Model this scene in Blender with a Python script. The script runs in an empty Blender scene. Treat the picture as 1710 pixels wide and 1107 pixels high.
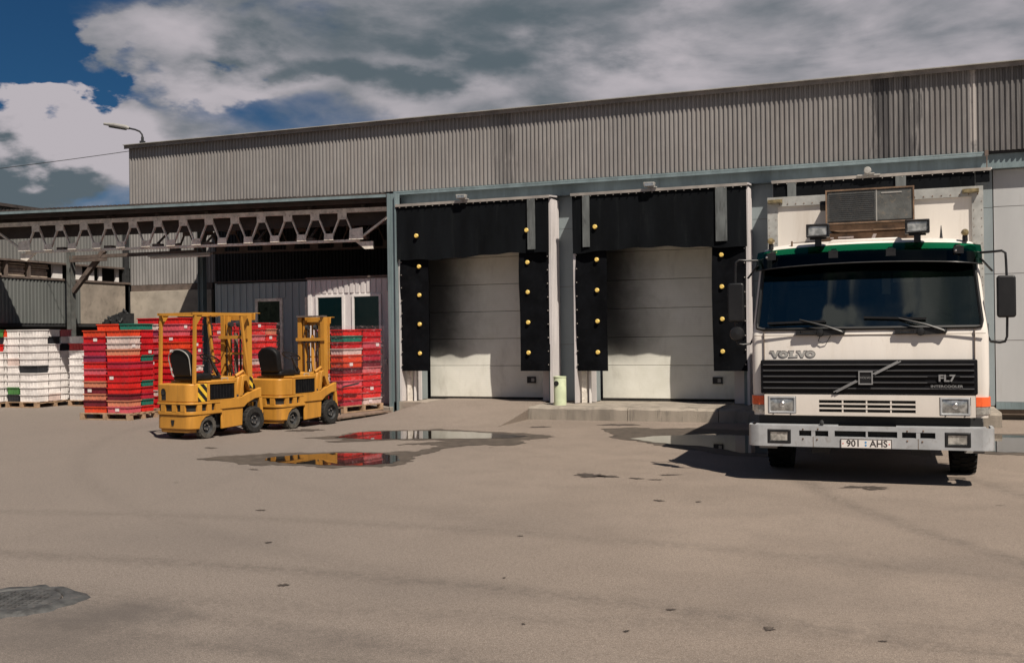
import bpy, math, random
from mathutils import Vector, Matrix, Euler
random.seed(7)
R = math.radians
sc = bpy.context.scene
C = sc.collection

# ------------------------------------------------------------------ camera
CAM_H = 1.69
cam_d = bpy.data.cameras.new('camera'); cam = bpy.data.objects.new('camera', cam_d); C.objects.link(cam)
cam_d.lens = 36.0; cam_d.sensor_width = 36.0; cam_d.sensor_fit = 'HORIZONTAL'
cam_d.clip_start = 0.05; cam_d.clip_end = 2000
CM = Matrix.Rotation(R(20.4), 3, 'Z') @ Matrix.Rotation(math.pi/2 + math.atan(4.5/1710), 3, 'X') @ Matrix.Rotation(-0.013, 3, 'Z')
cam.matrix_world = Matrix.Translation((0, 0, CAM_H)) @ CM.to_4x4()
sc.camera = cam

# ------------------------------------------------------------------ view, sun, sky
sc.view_settings.view_transform = 'Standard'; sc.view_settings.look = 'None'
sc.view_settings.gamma = 1.0; sc.view_settings.use_curve_mapping = False
sc.view_settings.exposure = 0.24
sc.render.filter_size = 1.7
sc.cycles.use_adaptive_sampling = True
SUN_TO = Vector((0.52, -0.48, 1.0)).normalized()
sun_d = bpy.data.lights.new('sun', 'SUN'); sun = bpy.data.objects.new('sun', sun_d); C.objects.link(sun)
sun_d.energy = 5.0; sun_d.angle = R(0.5); sun_d.color = (1.0, 0.91, 0.79)
sun.rotation_euler = SUN_TO.to_track_quat('Z', 'Y').to_euler(); sun.location = (10, -10, 20)
SUN_EL = math.asin(SUN_TO.z); SUN_AZ = math.atan2(SUN_TO.x, SUN_TO.y)

def gray_ray(px, py):
    return (CM @ Vector(((px-855)/1710, -(py-553.5)/1710, -1))).normalized()

class NT:
    """small node helper"""
    def __init__(s, tree): s.t = tree; s.n = tree.nodes; s.l = tree.links
    def node(s, ty, **kw):
        o = s.n.new(ty)
        for k, v in kw.items(): setattr(o, k, v)
        return o
    def put(s, sock, v):
        if isinstance(v, bpy.types.NodeSocket): s.l.new(v, sock)
        elif v is not None: sock.default_value = v
    def m(s, op, a, b=None, c=None, clamp=False):
        o = s.node('ShaderNodeMath', operation=op, use_clamp=clamp)
        s.put(o.inputs[0], a)
        if b is not None: s.put(o.inputs[1], b)
        if c is not None: s.put(o.inputs[2], c)
        return o.outputs[0]
    def vm(s, op, a, b=None):
        o = s.node('ShaderNodeVectorMath', operation=op); s.put(o.inputs[0], a)
        if b is not None: s.put(o.inputs[1], b)
        return o.outputs['Value'] if op in ('LENGTH', 'DOT_PRODUCT', 'DISTANCE') else o.outputs[0]
    def noise(s, vec, scale, detail=4, rough=0.55, dist=0.0):
        o = s.node('ShaderNodeTexNoise'); s.put(o.inputs['Vector'], vec)
        o.inputs['Scale'].default_value = scale; o.inputs['Detail'].default_value = detail
        o.inputs['Roughness'].default_value = rough; o.inputs['Distortion'].default_value = dist
        return o.outputs['Fac']
    def ss(s, v, a, b, lo=0.0, hi=1.0):
        o = s.node('ShaderNodeMapRange', interpolation_type='SMOOTHSTEP'); s.put(o.inputs[0], v)
        for i, q in enumerate((a, b, lo, hi)): o.inputs[i+1].default_value = q
        return o.outputs[0]
    def mixc(s, f, a, b, blend='MIX'):
        o = s.node('ShaderNodeMix', data_type='RGBA', blend_type=blend)
        s.put(o.inputs[0], f); s.put(o.inputs[6], c4(a)); s.put(o.inputs[7], c4(b))
        return o.outputs[2]
    def scale(s, vec, v):
        o = s.node('ShaderNodeMapping'); s.put(o.inputs[0], vec); o.inputs['Scale'].default_value = v
        return o.outputs[0]
def c4(c):
    if isinstance(c, tuple) and len(c) == 3: return (*c, 1.0)
    return c

world = bpy.data.worlds.new('World'); sc.world = world; world.use_nodes = True
w = NT(world.node_tree); w.n.clear()
w_out = w.node('ShaderNodeOutputWorld'); bg = w.node('ShaderNodeBackground')
sky = w.node('ShaderNodeTexSky', sky_type='NISHITA'); sky.sun_disc = False
sky.sun_elevation = SUN_EL; sky.sun_rotation = SUN_AZ; sky.air_density = 1.0; sky.dust_density = 0.4; sky.ozone_density = 3.0
SKY_S = 0.08
bg.inputs['Strength'].default_value = SKY_S
tc = w.node('ShaderNodeTexCoord'); d = tc.outputs['Generated']
sp = w.node('ShaderNodeSeparateXYZ'); w.put(sp.inputs[0], d)
zz = w.m('MAXIMUM', sp.outputs[2], 0.0)
# cloud layer seen in perspective: directions stretched near the horizon
den = w.m('ADD', zz, 0.16)
inv = w.m('DIVIDE', 1.0, den)
vs = w.node('ShaderNodeVectorMath', operation='SCALE'); w.put(vs.inputs[0], d); w.put(vs.inputs[3], inv)
dome = vs.outputs[0]
sd = w.scale(d, (1, 1, 2.1))
n1 = w.noise(dome, 1.15, 3, 0.5, 0.3)
n2 = w.noise(sd, 5.5, 8, 0.54, 0.3)
n3 = w.noise(sd, 3.0, 4, 0.5, 0.2)
base = w.m('ADD', w.m('MULTIPLY', n1, 0.50), w.m('ADD', w.m('MULTIPLY', n2, 0.60), w.m('MULTIPLY', n3, 0.35)))
wn = w.node('ShaderNodeTexNoise'); w.put(wn.inputs['Vector'], sd); wn.inputs['Scale'].default_value = 7.5; wn.inputs['Detail'].default_value = 9; wn.inputs['Roughness'].default_value = 0.52
wo = w.vm('SUBTRACT', wn.outputs['Color'], (.5, .5, .5)); ws = w.node('ShaderNodeVectorMath', operation='SCALE'); w.put(ws.inputs[0], wo); ws.inputs[3].default_value = 0.26
dwarp = w.vm('ADD', d, ws.outputs[0])
def blob(px, py, rad, amp):
    v = gray_ray(px, py)
    dd = w.vm('DISTANCE', w.scale(dwarp, (1, 1, 1.5)), (v.x, v.y, v.z*1.5))
    return w.ss(dd, 0.0, rad, amp, 0.0)
dens = base
for b in ((0, 60, .085, -.50), (-60, 150, .10, -.45), (80, 115, .060, -.48), (150, 150, .050, -.42), (205, 165, .035, -.36), (265, 95, .038, -.36), (330, 102, .030, -.30), (412, 127, .030, -.32), (-300, 60, .25, -.35), (235, 20, .02, .05),
          (20, 235, .085, .55), (100, 245, .075, .55), (190, 255, .07, .50), (60, 320, .08, .5), (0, 320, .1, .5), (300, 150, .060, .30), (380, 175, .05, .28), (190, 45, .070, .34), (320, 30, .11, .36), (480, 120, .12, .26), (650, 90, .20, .28), (900, 90, .25, .28), (1250, 80, .30, .28), (1650, 60, .30, .28), (-200, 300, .2, .3)):
    dens = w.m('ADD', dens, blob(*b))
def blobd(v, rad, amp):
    v = Vector(v).normalized(); return w.ss(w.vm('DISTANCE', dwarp, tuple(v)), 0.0, rad, amp, 0.0)
for v, rd, am in (((-.05, -.9, .40), .06, .45), ((.05, -.9, .405), .05, .45), ((.10, -.9, .46), .05, .3), ((-.09, -.9, .475), .07, -.4), ((.02, -.9, .44), .03, -.3), ((.0, -.9, .52), .1, -.2), ((.02, -.9, .48), .04, .2)):
    dens = w.m('ADD', dens, blobd(v, rd, am))
dens = w.m('SUBTRACT', dens, w.ss(sp.outputs[2], 0.5, 0.95, 0.0, 0.35))
cover = w.ss(dens, 0.60, 0.86)
# thickness gives the grey undersides; broken by its own noise
sh1 = w.noise(w.scale(w.vm('ADD', d, (0.0, 0.0, 0.03)), (1, 1, 3.0)), 4.2, 7, 0.55, 0.3)
brt = w.m('ADD', w.m('MULTIPLY', sh1, 1.0), w.m('MULTIPLY', n2, 0.35))
for b in ((330, 45, .10, .20), (130, 215, .10, .34), (30, 215, .08, .25), (300, 150, .05, .16), (380, 190, .08, .20), (640, 45, .07, .14), (740, 75, .06, .20), (620, 190, .09, .22), (800, 165, .09, .16), (1050, 125, .13, .22), (1450, 75, .14, .18), (1640, 60, .08, .12), (220, 265, .06, .16),
          (480, 90, .08, -.20), (620, 120, .10, -.24), (900, 30, .14, -.16), (1100, 15, .12, -.16), (40, 345, .09, -.50), (-60, 330, .12, -.4), (150, 325, .06, -.22), (1330, 45, .08, -.14), (420, 130, .05, -.14), (700, 130, .06, -.12), (470, 215, .05, -.08)):
    brt = w.m('ADD', brt, blob(*b))
for v, rd, am in (((-.05, -.9, .405), .08, .3), ((.06, -.9, .425), .09, .3)): brt = w.m('ADD', brt, blobd(v, rd, am))
bfac = w.ss(brt, 0.42, 0.92)
k = 1.0/SKY_S
ccol = w.mixc(bfac, (0.085*k, 0.110*k, 0.128*k), (0.405*k, 0.375*k, 0.400*k))
skc = w.mixc(1.0, sky.outputs[0], (0.10, 0.235, 0.345), 'MULTIPLY')
w.put(bg.inputs['Color'], w.mixc(cover, skc, ccol))
w.l.new(bg.outputs[0], w_out.inputs[0])

# ------------------------------------------------------------------ materials
MATS = {}
def base_mat(name):
    m = bpy.data.materials.new(name); m.use_nodes = True
    t = NT(m.node_tree); b = m.node_tree.nodes['Principled BSDF']; MATS[name] = m
    return m, t, b
def pos(t): return t.node('ShaderNodeNewGeometry').outputs['Position']
def mat(name, col, rough=0.6, metal=0.0, var=0.25, vs=3.0, bump=0.0, bs=40.0, dirt=None, dirt_amt=0.35, streak=False, spec=0.5, island=0.0):
    """colour broken by noise; dirt = second colour in patches (streak: running down)"""
    m, t, b = base_mat(name); p = pos(t)
    n = t.noise(t.scale(p, (1, 1, 0.25)) if streak else p, vs, 6, 0.6)
    dark = tuple(c*(1-var) for c in col); lite = tuple(min(1, c*(1+var*0.6)) for c in col)
    cc = t.mixc(t.ss(n, 0.3, 0.7), dark, lite)
    if dirt:
        q = t.noise(t.scale(p, (1, 1, 0.12)) if streak else p, vs*2.3, 8, 0.7, 0.4)
        cc = t.mixc(t.m('MULTIPLY', t.ss(q, 0.52, 0.70), dirt_amt), cc, dirt)
    t.put(b.inputs['Base Color'], cc)
    t.put(b.inputs['Roughness'], t.ss(n, 0.2, 0.8, max(0.03, rough-0.08), min(1, rough+0.08)))
    b.inputs['Metallic'].default_value = metal
    b.inputs['Specular IOR Level'].default_value = spec
    if bump:
        bn = t.node('ShaderNodeBump'); bn.inputs['Strength'].default_value = bump; bn.inputs['Distance'].default_value = 0.01
        t.put(bn.inputs['Height'], t.noise(p, bs, 5, 0.6)); t.l.new(bn.outputs[0], b.inputs['Normal'])
    return m

def at_z(px, py, z=0.0):
    d_ = gray_ray(px, py); t_ = (z-CAM_H)/d_.z; return Vector((d_.x*t_, d_.y*t_, z))
# asphalt of the yard: grain, patches, tyre tracks, small dark specks
def asphalt():
    m, t, b = base_mat('asphalt'); p = pos(t)
    s = t.node('ShaderNodeSeparateXYZ'); t.put(s.inputs[0], p)
    big = t.noise(p, 0.22, 5, 0.6, 0.4); mid = t.noise(p, 1.6, 6, 0.65); fine = t.noise(p, 62, 6, 0.8); grit = t.noise(p, 170, 2, 0.6)
    c = t.mixc(t.ss(big, 0.3, 0.72), (0.180, 0.143, 0.116), (0.255, 0.205, 0.168))
    c = t.mixc(t.m('MULTIPLY', t.ss(mid, 0.38, 0.70), 0.55), c, (0.150, 0.119, 0.098))
    # greyer, dustier towards the near left of the yard
    left = t.ss(t.m('ADD', t.m('ADD', s.outputs[0], t.m('MULTIPLY', mid, 1.5)), t.m('MULTIPLY', s.outputs[1], 0.5)), -1.5, 4.0, 0.75, 0.0)
    c = t.mixc(left, c, (0.150, 0.130, 0.118))
    c = t.mixc(t.m('MULTIPLY', t.ss(fine, 0.42, 0.70), 0.55), c, (0.36, 0.30, 0.25))
    c = t.mixc(t.m('MULTIPLY', t.ss(fine, 0.52, 0.32), 0.50), c, (0.10, 0.083, 0.07))
    c = t.mixc(t.m('MULTIPLY', t.ss(grit, 0.58, 0.66), 0.7), c, (0.50, 0.44, 0.39))
    c = t.mixc(t.m('MULTIPLY', t.ss(grit, 0.42, 0.34), 0.6), c, (0.055, 0.047, 0.04))
    g2 = t.noise(p, 24, 4, 0.9); c = t.mixc(t.m('MULTIPLY', t.ss(g2, 0.5, 0.34), 0.35), c, (0.08, 0.067, 0.056)); c = t.mixc(t.m('MULTIPLY', t.ss(g2, 0.56, 0.68), 0.35), c, (0.36, 0.30, 0.255))
    # tyre tracks as arcs on the ground
    jig = t.m('MULTIPLY', t.m('SUBTRACT', mid, 0.5), 0.22)
    tn = t.ss(t.noise(p, 9.0, 8, 0.85), 0.36, 0.62)
    tot = None
    for cx, cy, rad, wd, am in ((1.5, 22.0, 16.2, .26, .20), (1.5, 22.0, 14.3, .22, .12), (-4.0, -12.0, 18.4, .24, .50), (-4.0, -12.0, 20.2, .24, .36), (-6, -14, 19.3, .20, .45), (2, -9, 14.2, .18, .4),
                                (12.0, 16.0, 13.6, .20, .48), (12.0, 16.0, 11.7, .20, .42), (-26, 6, 19.0, .22, .12), (-6.0, 30.0, 24.6, .35, .34), (6, -30, 36.0, .3, .20), (-3, 40, 35.3, .16, .5)):
        dd = t.vm('DISTANCE', p, (cx, cy, 0.0))
        e = t.m('ABSOLUTE', t.m('ADD', t.m('SUBTRACT', dd, rad), jig))
        e = t.ss(e, 0.0, wd, am, 0.0)
        tot = e if tot is None else t.m('MAXIMUM', tot, e)
    c = t.mixc(t.m('MULTIPLY', tot, tn), c, (0.085, 0.072, 0.063))
    nz = t.noise(p, 1.1, 7, .7, .5)
    for (q, w_, am) in (((190, 1022), .75, .75), ((60, 1050), .9, .35), ((120, 1085), 1.2, .45), ((700, 985), 1.5, .22), ((1350, 1000), 1.6, .22), ((300, 900), 1.8, .20), ((1650, 950), 1.5, .25), ((900, 870), 1.6, .15), ((560, 1075), .9, .3)):
        v_ = at_z(*q); dd = t.vm('LENGTH', t.scale(t.vm('SUBTRACT', p, tuple(v_)), (1, 1.7, 1)))
        c = t.mixc(t.m('MULTIPLY', t.ss(t.m('ADD', dd, t.m('MULTIPLY', t.m('SUBTRACT', nz, .5), w_*1.6)), w_, 0.0), am), c, (0.085, 0.074, 0.068))
    # hairline cracks
    vc = t.node('ShaderNodeTexVoronoi', feature='DISTANCE_TO_EDGE'); wv_ = t.node('ShaderNodeVectorMath', operation='SCALE'); nn = t.node('ShaderNodeTexNoise'); t.put(nn.inputs['Vector'], p); nn.inputs['Scale'].default_value = 1.3; nn.inputs['Detail'].default_value = 6
    t.put(wv_.inputs[0], nn.outputs['Color']); wv_.inputs[3].default_value = 1.1; t.put(vc.inputs['Vector'], t.vm('ADD', p, wv_.outputs[0])); vc.inputs['Scale'].default_value = 0.22
    c = t.mixc(t.m('MULTIPLY', t.m('MULTIPLY', t.ss(vc.outputs['Distance'], 0.003, 0.0), t.ss(big, .5, .62)), .35), c, (0.07, 0.055, 0.045))
    # odd dark specks
    v = t.node('ShaderNodeTexVoronoi'); t.put(v.inputs['Vector'], t.scale(p, (1.0, 1.6, 1))); v.inputs['Scale'].default_value = 0.9
    spk = t.m('ADD', v.outputs['Distance'], t.m('MULTIPLY', t.noise(p, 14, 3), 0.12))
    cr = t.node('ShaderNodeSeparateColor'); t.put(cr.inputs[0], v.outputs['Color'])
    c = t.mixc(t.m('MULTIPLY', t.m('MULTIPLY', t.ss(spk, 0.115, 0.085), t.ss(cr.outputs[0], 0.78, 0.8)), 0.6), c, (0.05, 0.04, 0.033))
    # thin repaired seams
    t.put(b.inputs['Base Color'], c)
    b.inputs['Roughness'].default_value = 0.93; b.inputs['Specular IOR Level'].default_value = 0.25
    bn = t.node('ShaderNodeBump'); bn.inputs['Strength'].default_value = 0.5; bn.inputs['Distance'].default_value = 0.005
    t.put(bn.inputs['Height'], t.m('ADD', t.m('MULTIPLY', fine, 0.5), t.m('MULTIPLY', grit, 0.8))); t.l.new(bn.outputs[0], b.inputs['Normal'])
asphalt()

# weathered corrugated cladding: vertical dirt runs and the two sooty zones seen on the right
def cladding():
    m, t, b = base_mat('cladding'); p = pos(t)
    s = t.node('ShaderNodeSeparateXYZ'); t.put(s.inputs[0], p)
    st = t.noise(t.scale(p, (1, 1, 0.06)), 5.0, 6, 0.7, 0.2); st2 = t.noise(t.scale(p, (1, 1, 0.15)), 14.0, 5, 0.7); bg_ = t.noise(p, 0.5, 4)
    c = t.mixc(t.ss(bg_, 0.3, 0.7), (0.205, 0.194, 0.188), (0.262, 0.248, 0.240))
    c = t.mixc(t.m('MULTIPLY', t.ss(st, 0.45, 0.75), 0.45), c, (0.19, 0.165, 0.15))
    c = t.mixc(t.m('MULTIPLY', t.ss(st2, 0.5, 0.75), 0.3), c, (0.43, 0.40, 0.38))
    x = t.m('ADD', s.outputs[0], t.m('MULTIPLY', t.m('SUBTRACT', st2, 0.5), 0.9))
    def band(a, e, f): return t.m('MULTIPLY', t.ss(x, a, a+f), t.ss(x, e, e-f))
    soot = t.m('MAXIMUM', t.m('MULTIPLY', band(-.45, .65, .25), 0.92), t.m('MULTIPLY', t.ss(x, 0.9, 2.0), 0.80))
    soot = t.m('MAXIMUM', soot, t.m('MULTIPLY', band(-8.05, -7.45, .2), 0.45))
    soot = t.m('MAXIMUM', soot, t.m('MULTIPLY', t.ss(x, -3.5, 0.5), 0.38))
    soot = t.m('MULTIPLY', soot, t.ss(st, 0.25, 0.60, 0.35, 1.0))
    c = t.mixc(soot, c, (0.045, 0.043, 0.045))
    pale = t.m('MULTIPLY', t.ss(t.m('ABSOLUTE', t.m('SUBTRACT', s.outputs[0], 1.43)), 0.07, 0.02), t.ss(t.noise(t.scale(p, (1, 1, 1.6)), 2.2, 4), 0.40, 0.5))
    c = t.mixc(t.m('MULTIPLY', pale, 0.7), c, (0.5, 0.46, 0.43))
    t.put(b.inputs['Base Color'], c); b.inputs['Roughness'].default_value = 0.55; b.inputs['Metallic'].default_value = 0.0
cladding()

def door_mat():
    m, t, b = base_mat('door_paint'); p = pos(t)
    s = t.node('ShaderNodeSeparateXYZ'); t.put(s.inputs[0], p)
    n = t.noise(p, 1.3, 6, 0.65, 0.3); st = t.noise(t.scale(p, (1, 1, .3)), 4.0, 6, 0.7)
    c = t.mixc(t.ss(n, .3, .7), (0.69, 0.68, 0.60), (0.79, 0.78, 0.71))
    c = t.mixc(t.m('MULTIPLY', t.ss(st, .5, .8), .35), c, (0.36, 0.33, 0.29))
    # shade painted into the left of each door, above bumper height
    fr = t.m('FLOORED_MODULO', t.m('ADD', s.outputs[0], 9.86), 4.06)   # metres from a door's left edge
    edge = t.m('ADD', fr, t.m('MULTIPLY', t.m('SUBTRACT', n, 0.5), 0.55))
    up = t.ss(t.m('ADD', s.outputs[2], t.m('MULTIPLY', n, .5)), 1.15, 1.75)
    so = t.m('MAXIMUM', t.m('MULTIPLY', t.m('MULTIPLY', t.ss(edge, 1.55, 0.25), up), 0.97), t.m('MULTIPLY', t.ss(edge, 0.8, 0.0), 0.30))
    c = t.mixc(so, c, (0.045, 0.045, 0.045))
    t.put(b.inputs['Base Color'], c); b.inputs['Roughness'].default_value = 0.5
    wv = t.node('ShaderNodeTexWave', wave_type='BANDS', bands_direction='Z', wave_profile='SIN'); wv.inputs['Scale'].default_value = 7.0; t.put(wv.inputs['Vector'], p)
    bn = t.node('ShaderNodeBump'); bn.inputs['Strength'].default_value = 0.12; bn.inputs['Distance'].default_value = 0.005
    t.put(bn.inputs['Height'], wv.outputs['Fac']); t.l.new(bn.outputs[0], b.inputs['Normal'])
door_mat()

mat('wet_asphalt', (0.085, 0.068, 0.054), 0.75, var=.35, vs=6, bump=.6, bs=30, dirt=(.045, .036, .03), dirt_amt=.8)
mat('stain', (0.06, 0.046, 0.038), 0.85, var=.4, vs=12, bump=.3, dirt=(.12, .095, .075), dirt_amt=.8)
mat('concrete', (0.31, 0.265, 0.22), 0.9, var=.25, vs=2.0, bump=.5, bs=60, dirt=(.14, .12, .10), dirt_amt=.6)
mat('pale_concrete', (0.42, 0.37, 0.31), 0.9, var=.2, vs=2.0, bump=.4, bs=60, dirt=(.24, .21, .17), dirt_amt=.5)
mat('kerb_concrete', (0.27, 0.235, 0.195), 0.9, var=.3, vs=3.0, bump=.8, bs=40, dirt=(.10, .09, .075), dirt_amt=.7, streak=True)
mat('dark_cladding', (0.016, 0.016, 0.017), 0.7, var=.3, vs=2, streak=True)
mat('rear_cladding', (0.25, 0.24, 0.235), 0.65, var=.25, vs=2, streak=True, dirt=(.12, .11, .10))
mat('grey_sheet', (0.27, 0.285, 0.285), 0.6, var=.18, vs=1.5, streak=True, dirt=(.10, .10, .10))
mat('blue_steel', (0.165, 0.215, 0.228), 0.5, var=.2, vs=4, streak=True, dirt=(.09, .11, .115), dirt_amt=.5)
mat('blue_wall', (0.245, 0.285, 0.30), 0.55, var=.15, vs=1.5, streak=True, dirt=(.16, .19, .2))
mat('pale_wall', (0.44, 0.445, 0.45), 0.5, var=.10, vs=1.2, streak=True, dirt=(.33, .32, .31), dirt_amt=.4)
mat('white_sheet', (0.58, 0.545, 0.54), 0.5, var=.12, vs=3, streak=True, dirt=(.4, .37, .35))
mat('white_frame', (0.74, 0.71, 0.69), 0.5, var=.1)
mat('truss_paint', (0.80, 0.74, 0.66), 0.6, var=.25, vs=6, dirt=(.16, .11, .08), dirt_amt=.6)
mat('rust_steel', (0.13, 0.10, 0.085), 0.8, var=.3, vs=6, dirt=(.17, .08, .04))
mat('store_upper', (0.155, 0.155, 0.15), 0.65, var=.2, vs=2, streak=True, dirt=(.08, .08, .078))
mat('store_lower', (0.115, 0.122, 0.118), 0.7, var=.15, vs=1.5, streak=True, dirt=(.08, .08, .078))
mat('cabin_sheet', (0.34, 0.40, 0.42), 0.6, var=.15, vs=1.5, streak=True, dirt=(.22, .24, .25))
mat('post_paint', (0.11, 0.115, 0.11), 0.7, var=.3, vs=5, dirt=(.14, .08, .05))
mat('roof_dark', (0.060, 0.048, 0.044), 0.8, var=.35, vs=3)
mat('black_fabric', (0.0055, 0.0065, 0.008), 0.85, var=.4, vs=2.5, bump=.3, bs=12, dirt=(.013, .015, .016), dirt_amt=.6, streak=True, spec=.08)
mat('black_pad', (0.005, 0.0055, 0.007), 0.9, var=.4, vs=4, bump=.2, bs=20, dirt=(.012, .012, .012), spec=.06)
mat('worn_strip', (0.12, 0.13, 0.13), 0.8, var=.4, vs=6, dirt=(.03, .03, .03), dirt_amt=.8, streak=True)
mat('flashing', (0.20, 0.175, 0.155), 0.6, var=.3, vs=3, dirt=(.12, .08, .06))
mat('edge_metal', (0.42, 0.38, 0.34), 0.45, metal=.4, var=.2)
mat('reflector_yellow', (0.85, 0.60, 0.16), 0.4, var=.15, vs=30)
mat('bin_green', (0.56, 0.62, 0.42), 0.5, var=.12, vs=6, dirt=(.3, .33, .2))
mat('black_hole', (0.012, 0.012, 0.012), 0.8, var=.2)
mat('lamp_grey', (0.33, 0.32, 0.30), 0.5, var=.15)
mat('dark_metal', (0.035, 0.036, 0.038), 0.5, var=.3, vs=10)
mat('wood', (0.36, 0.24, 0.15), 0.85, var=.3, vs=10, bump=.3, dirt=(.16, .11, .07), dirt_amt=.6)
mat('old_wood', (0.20, 0.14, 0.105), 0.9, var=.35, vs=8, bump=.4, dirt=(.1, .075, .06), dirt_amt=.6)
mat('plank_pale', (0.46, 0.37, 0.30), 0.85, var=.3, vs=8, dirt=(.2, .15, .11))
mat('forklift_yellow', (0.53, 0.245, 0.036), 0.42, var=.16, vs=4, bump=.08, bs=14, dirt=(.32, .15, .03), dirt_amt=.55, streak=True)
mat('hazard_yellow', (0.80, 0.58, 0.05), 0.5, var=.1)
mat('rubber', (0.022, 0.021, 0.020), 0.85, var=.4, vs=20, bump=.3, dirt=(.10, .085, .07), dirt_amt=.5, spec=.3)
mat('truck_tyre', (0.011, 0.011, 0.011), 0.9, var=.4, vs=20, bump=.3, dirt=(.025, .022, .02), dirt_amt=.5, spec=.15)
mat('dusty_rubber', (0.085, 0.078, 0.068), 0.9, var=.4, vs=14, bump=.3, dirt=(.03, .03, .03), spec=.3)
mat('vinyl_black', (0.008, 0.008, 0.009), 0.6, var=.3, vs=10, spec=.25)
mat('truck_white', (0.74, 0.69, 0.635), 0.38, var=.07, vs=1.5, dirt=(.52, .46, .39), dirt_amt=.30, streak=True)
def truck_film():
    m = MATS['truck_white']; t = NT(m.node_tree); b = m.node_tree.nodes['Principled BSDF']; p = pos(t)
    src = b.inputs['Base Color'].links[0].from_socket; sx = t.node('ShaderNodeSeparateXYZ'); t.put(sx.inputs[0], p)
    n = t.noise(t.scale(p, (1, 1, .35)), 7, 7, .75, .3); n_ = t.noise(p, 60, 4, .7)
    low = t.m('MULTIPLY', t.ss(t.m('ADD', sx.outputs[2], t.m('MULTIPLY', n, .5)), 1.45, .85), .30)
    c = t.mixc(low, src, (.40, .33, .26))
    c = t.mixc(t.m('MULTIPLY', t.ss(n, .58, .74), .28), c, (.42, .34, .27))
    c = t.mixc(t.m('MULTIPLY', t.ss(n_, .66, .72), .35), c, (.25, .17, .11))
    t.put(b.inputs['Base Color'], c)
truck_film()
mat('box_white', (0.70, 0.655, 0.60), 0.5, var=.10, vs=1.5, dirt=(.45, .38, .31), dirt_amt=.45, streak=True)
mat('box_frame', (0.40, 0.40, 0.38), 0.55, metal=.2, var=.2, vs=6, dirt=(.25, .2, .16))
mat('bumper_grey', (0.43, 0.44, 0.45), 0.45, metal=.25, var=.12, vs=5, dirt=(.25, .22, .20), dirt_amt=.5)
mat('grille_black', (0.0045, 0.0045, 0.006), 0.6, var=.3, vs=10, spec=.2)
mat('slat_grey', (0.13, 0.13, 0.135), 0.5, var=.15)
mat('chrome', (0.60, 0.58, 0.56), 0.25, metal=.9, var=.1)
mat('badge_grey', (0.33, 0.33, 0.33), 0.4, metal=.4, var=.15)
mat('badge_light', (0.34, 0.335, 0.32), 0.5, var=.1)
mat('black_plastic', (0.010, 0.010, 0.011), 0.45, var=.3, vs=10)
mat('seal_black', (0.007, 0.007, 0.008), 0.5, var=.3)
mat('seam_dark', (0.16, 0.12, 0.09), 0.8, var=.2)
mat('seat_grey', (0.20, 0.19, 0.18), 0.9, var=.2)
mat('cab_lining', (0.16, 0.16, 0.165), 0.8, var=.3)
mat('indicator_orange', (0.85, 0.13, 0.035), 0.3, var=.1, vs=20)
mat('reefer_grey', (0.085, 0.088, 0.085), 0.7, var=.3, vs=7, bump=.2, bs=50, dirt=(.22, .17, .12), dirt_amt=.5)
mat('reefer_rust', (0.17, 0.105, 0.065), 0.85, var=.45, vs=7, dirt=(.05, .035, .03), dirt_amt=.7)
mat('plate_white', (0.76, 0.72, 0.68), 0.4, var=.06)
mat('print_dark', (0.05, 0.04, 0.04), 0.6, var=.1)
mat('print_red', (0.65, 0.06, 0.04), 0.6, var=.1)
mat('print_blue', (0.10, 0.32, 0.60), 0.6, var=.1)
mat('paper', (0.74, 0.66, 0.64), 0.8, var=.15, vs=30)
mat('manhole_iron', (0.062, 0.062, 0.061), 0.65, var=.45, vs=10, bump=.8, bs=26, dirt=(.20, .16, .14), dirt_amt=.3)
mat('steel_sheet', (0.30, 0.29, 0.28), 0.5, var=.2)
mat('wire_black', (0.02, 0.02, 0.02), 0.7, var=.1)
mat('plant_green', (0.05, 0.08, 0.03), 0.8, var=.3)

def lens_mat(name, col, rough=.12):
    m, t, b = base_mat(name); p = pos(t)
    wv = t.node('ShaderNodeTexWave', bands_direction='X'); wv.inputs['Scale'].default_value = 26; t.put(wv.inputs['Vector'], p)
    n = t.noise(p, 16, 3)
    t.put(b.inputs['Base Color'], t.mixc(t.ss(n, .35, .7), tuple(c*.45 for c in col), col))
    b.inputs['Metallic'].default_value = .55; b.inputs['Roughness'].default_value = rough
    b.inputs['Coat Weight'].default_value = 1.0; b.inputs['Coat Roughness'].default_value = .04
    bn = t.node('ShaderNodeBump'); bn.inputs['Strength'].default_value = 0.6; bn.inputs['Distance'].default_value = .004
    t.put(bn.inputs['Height'], wv.outputs['Fac']); t.l.new(bn.outputs[0], b.inputs['Normal'])
lens_mat('headlight_lens', (.55, .56, .55)); lens_mat('lamp_lens', (.80, .78, .72), .25); lens_mat('beacon_lens', (.5, .38, .18), .3)

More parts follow.
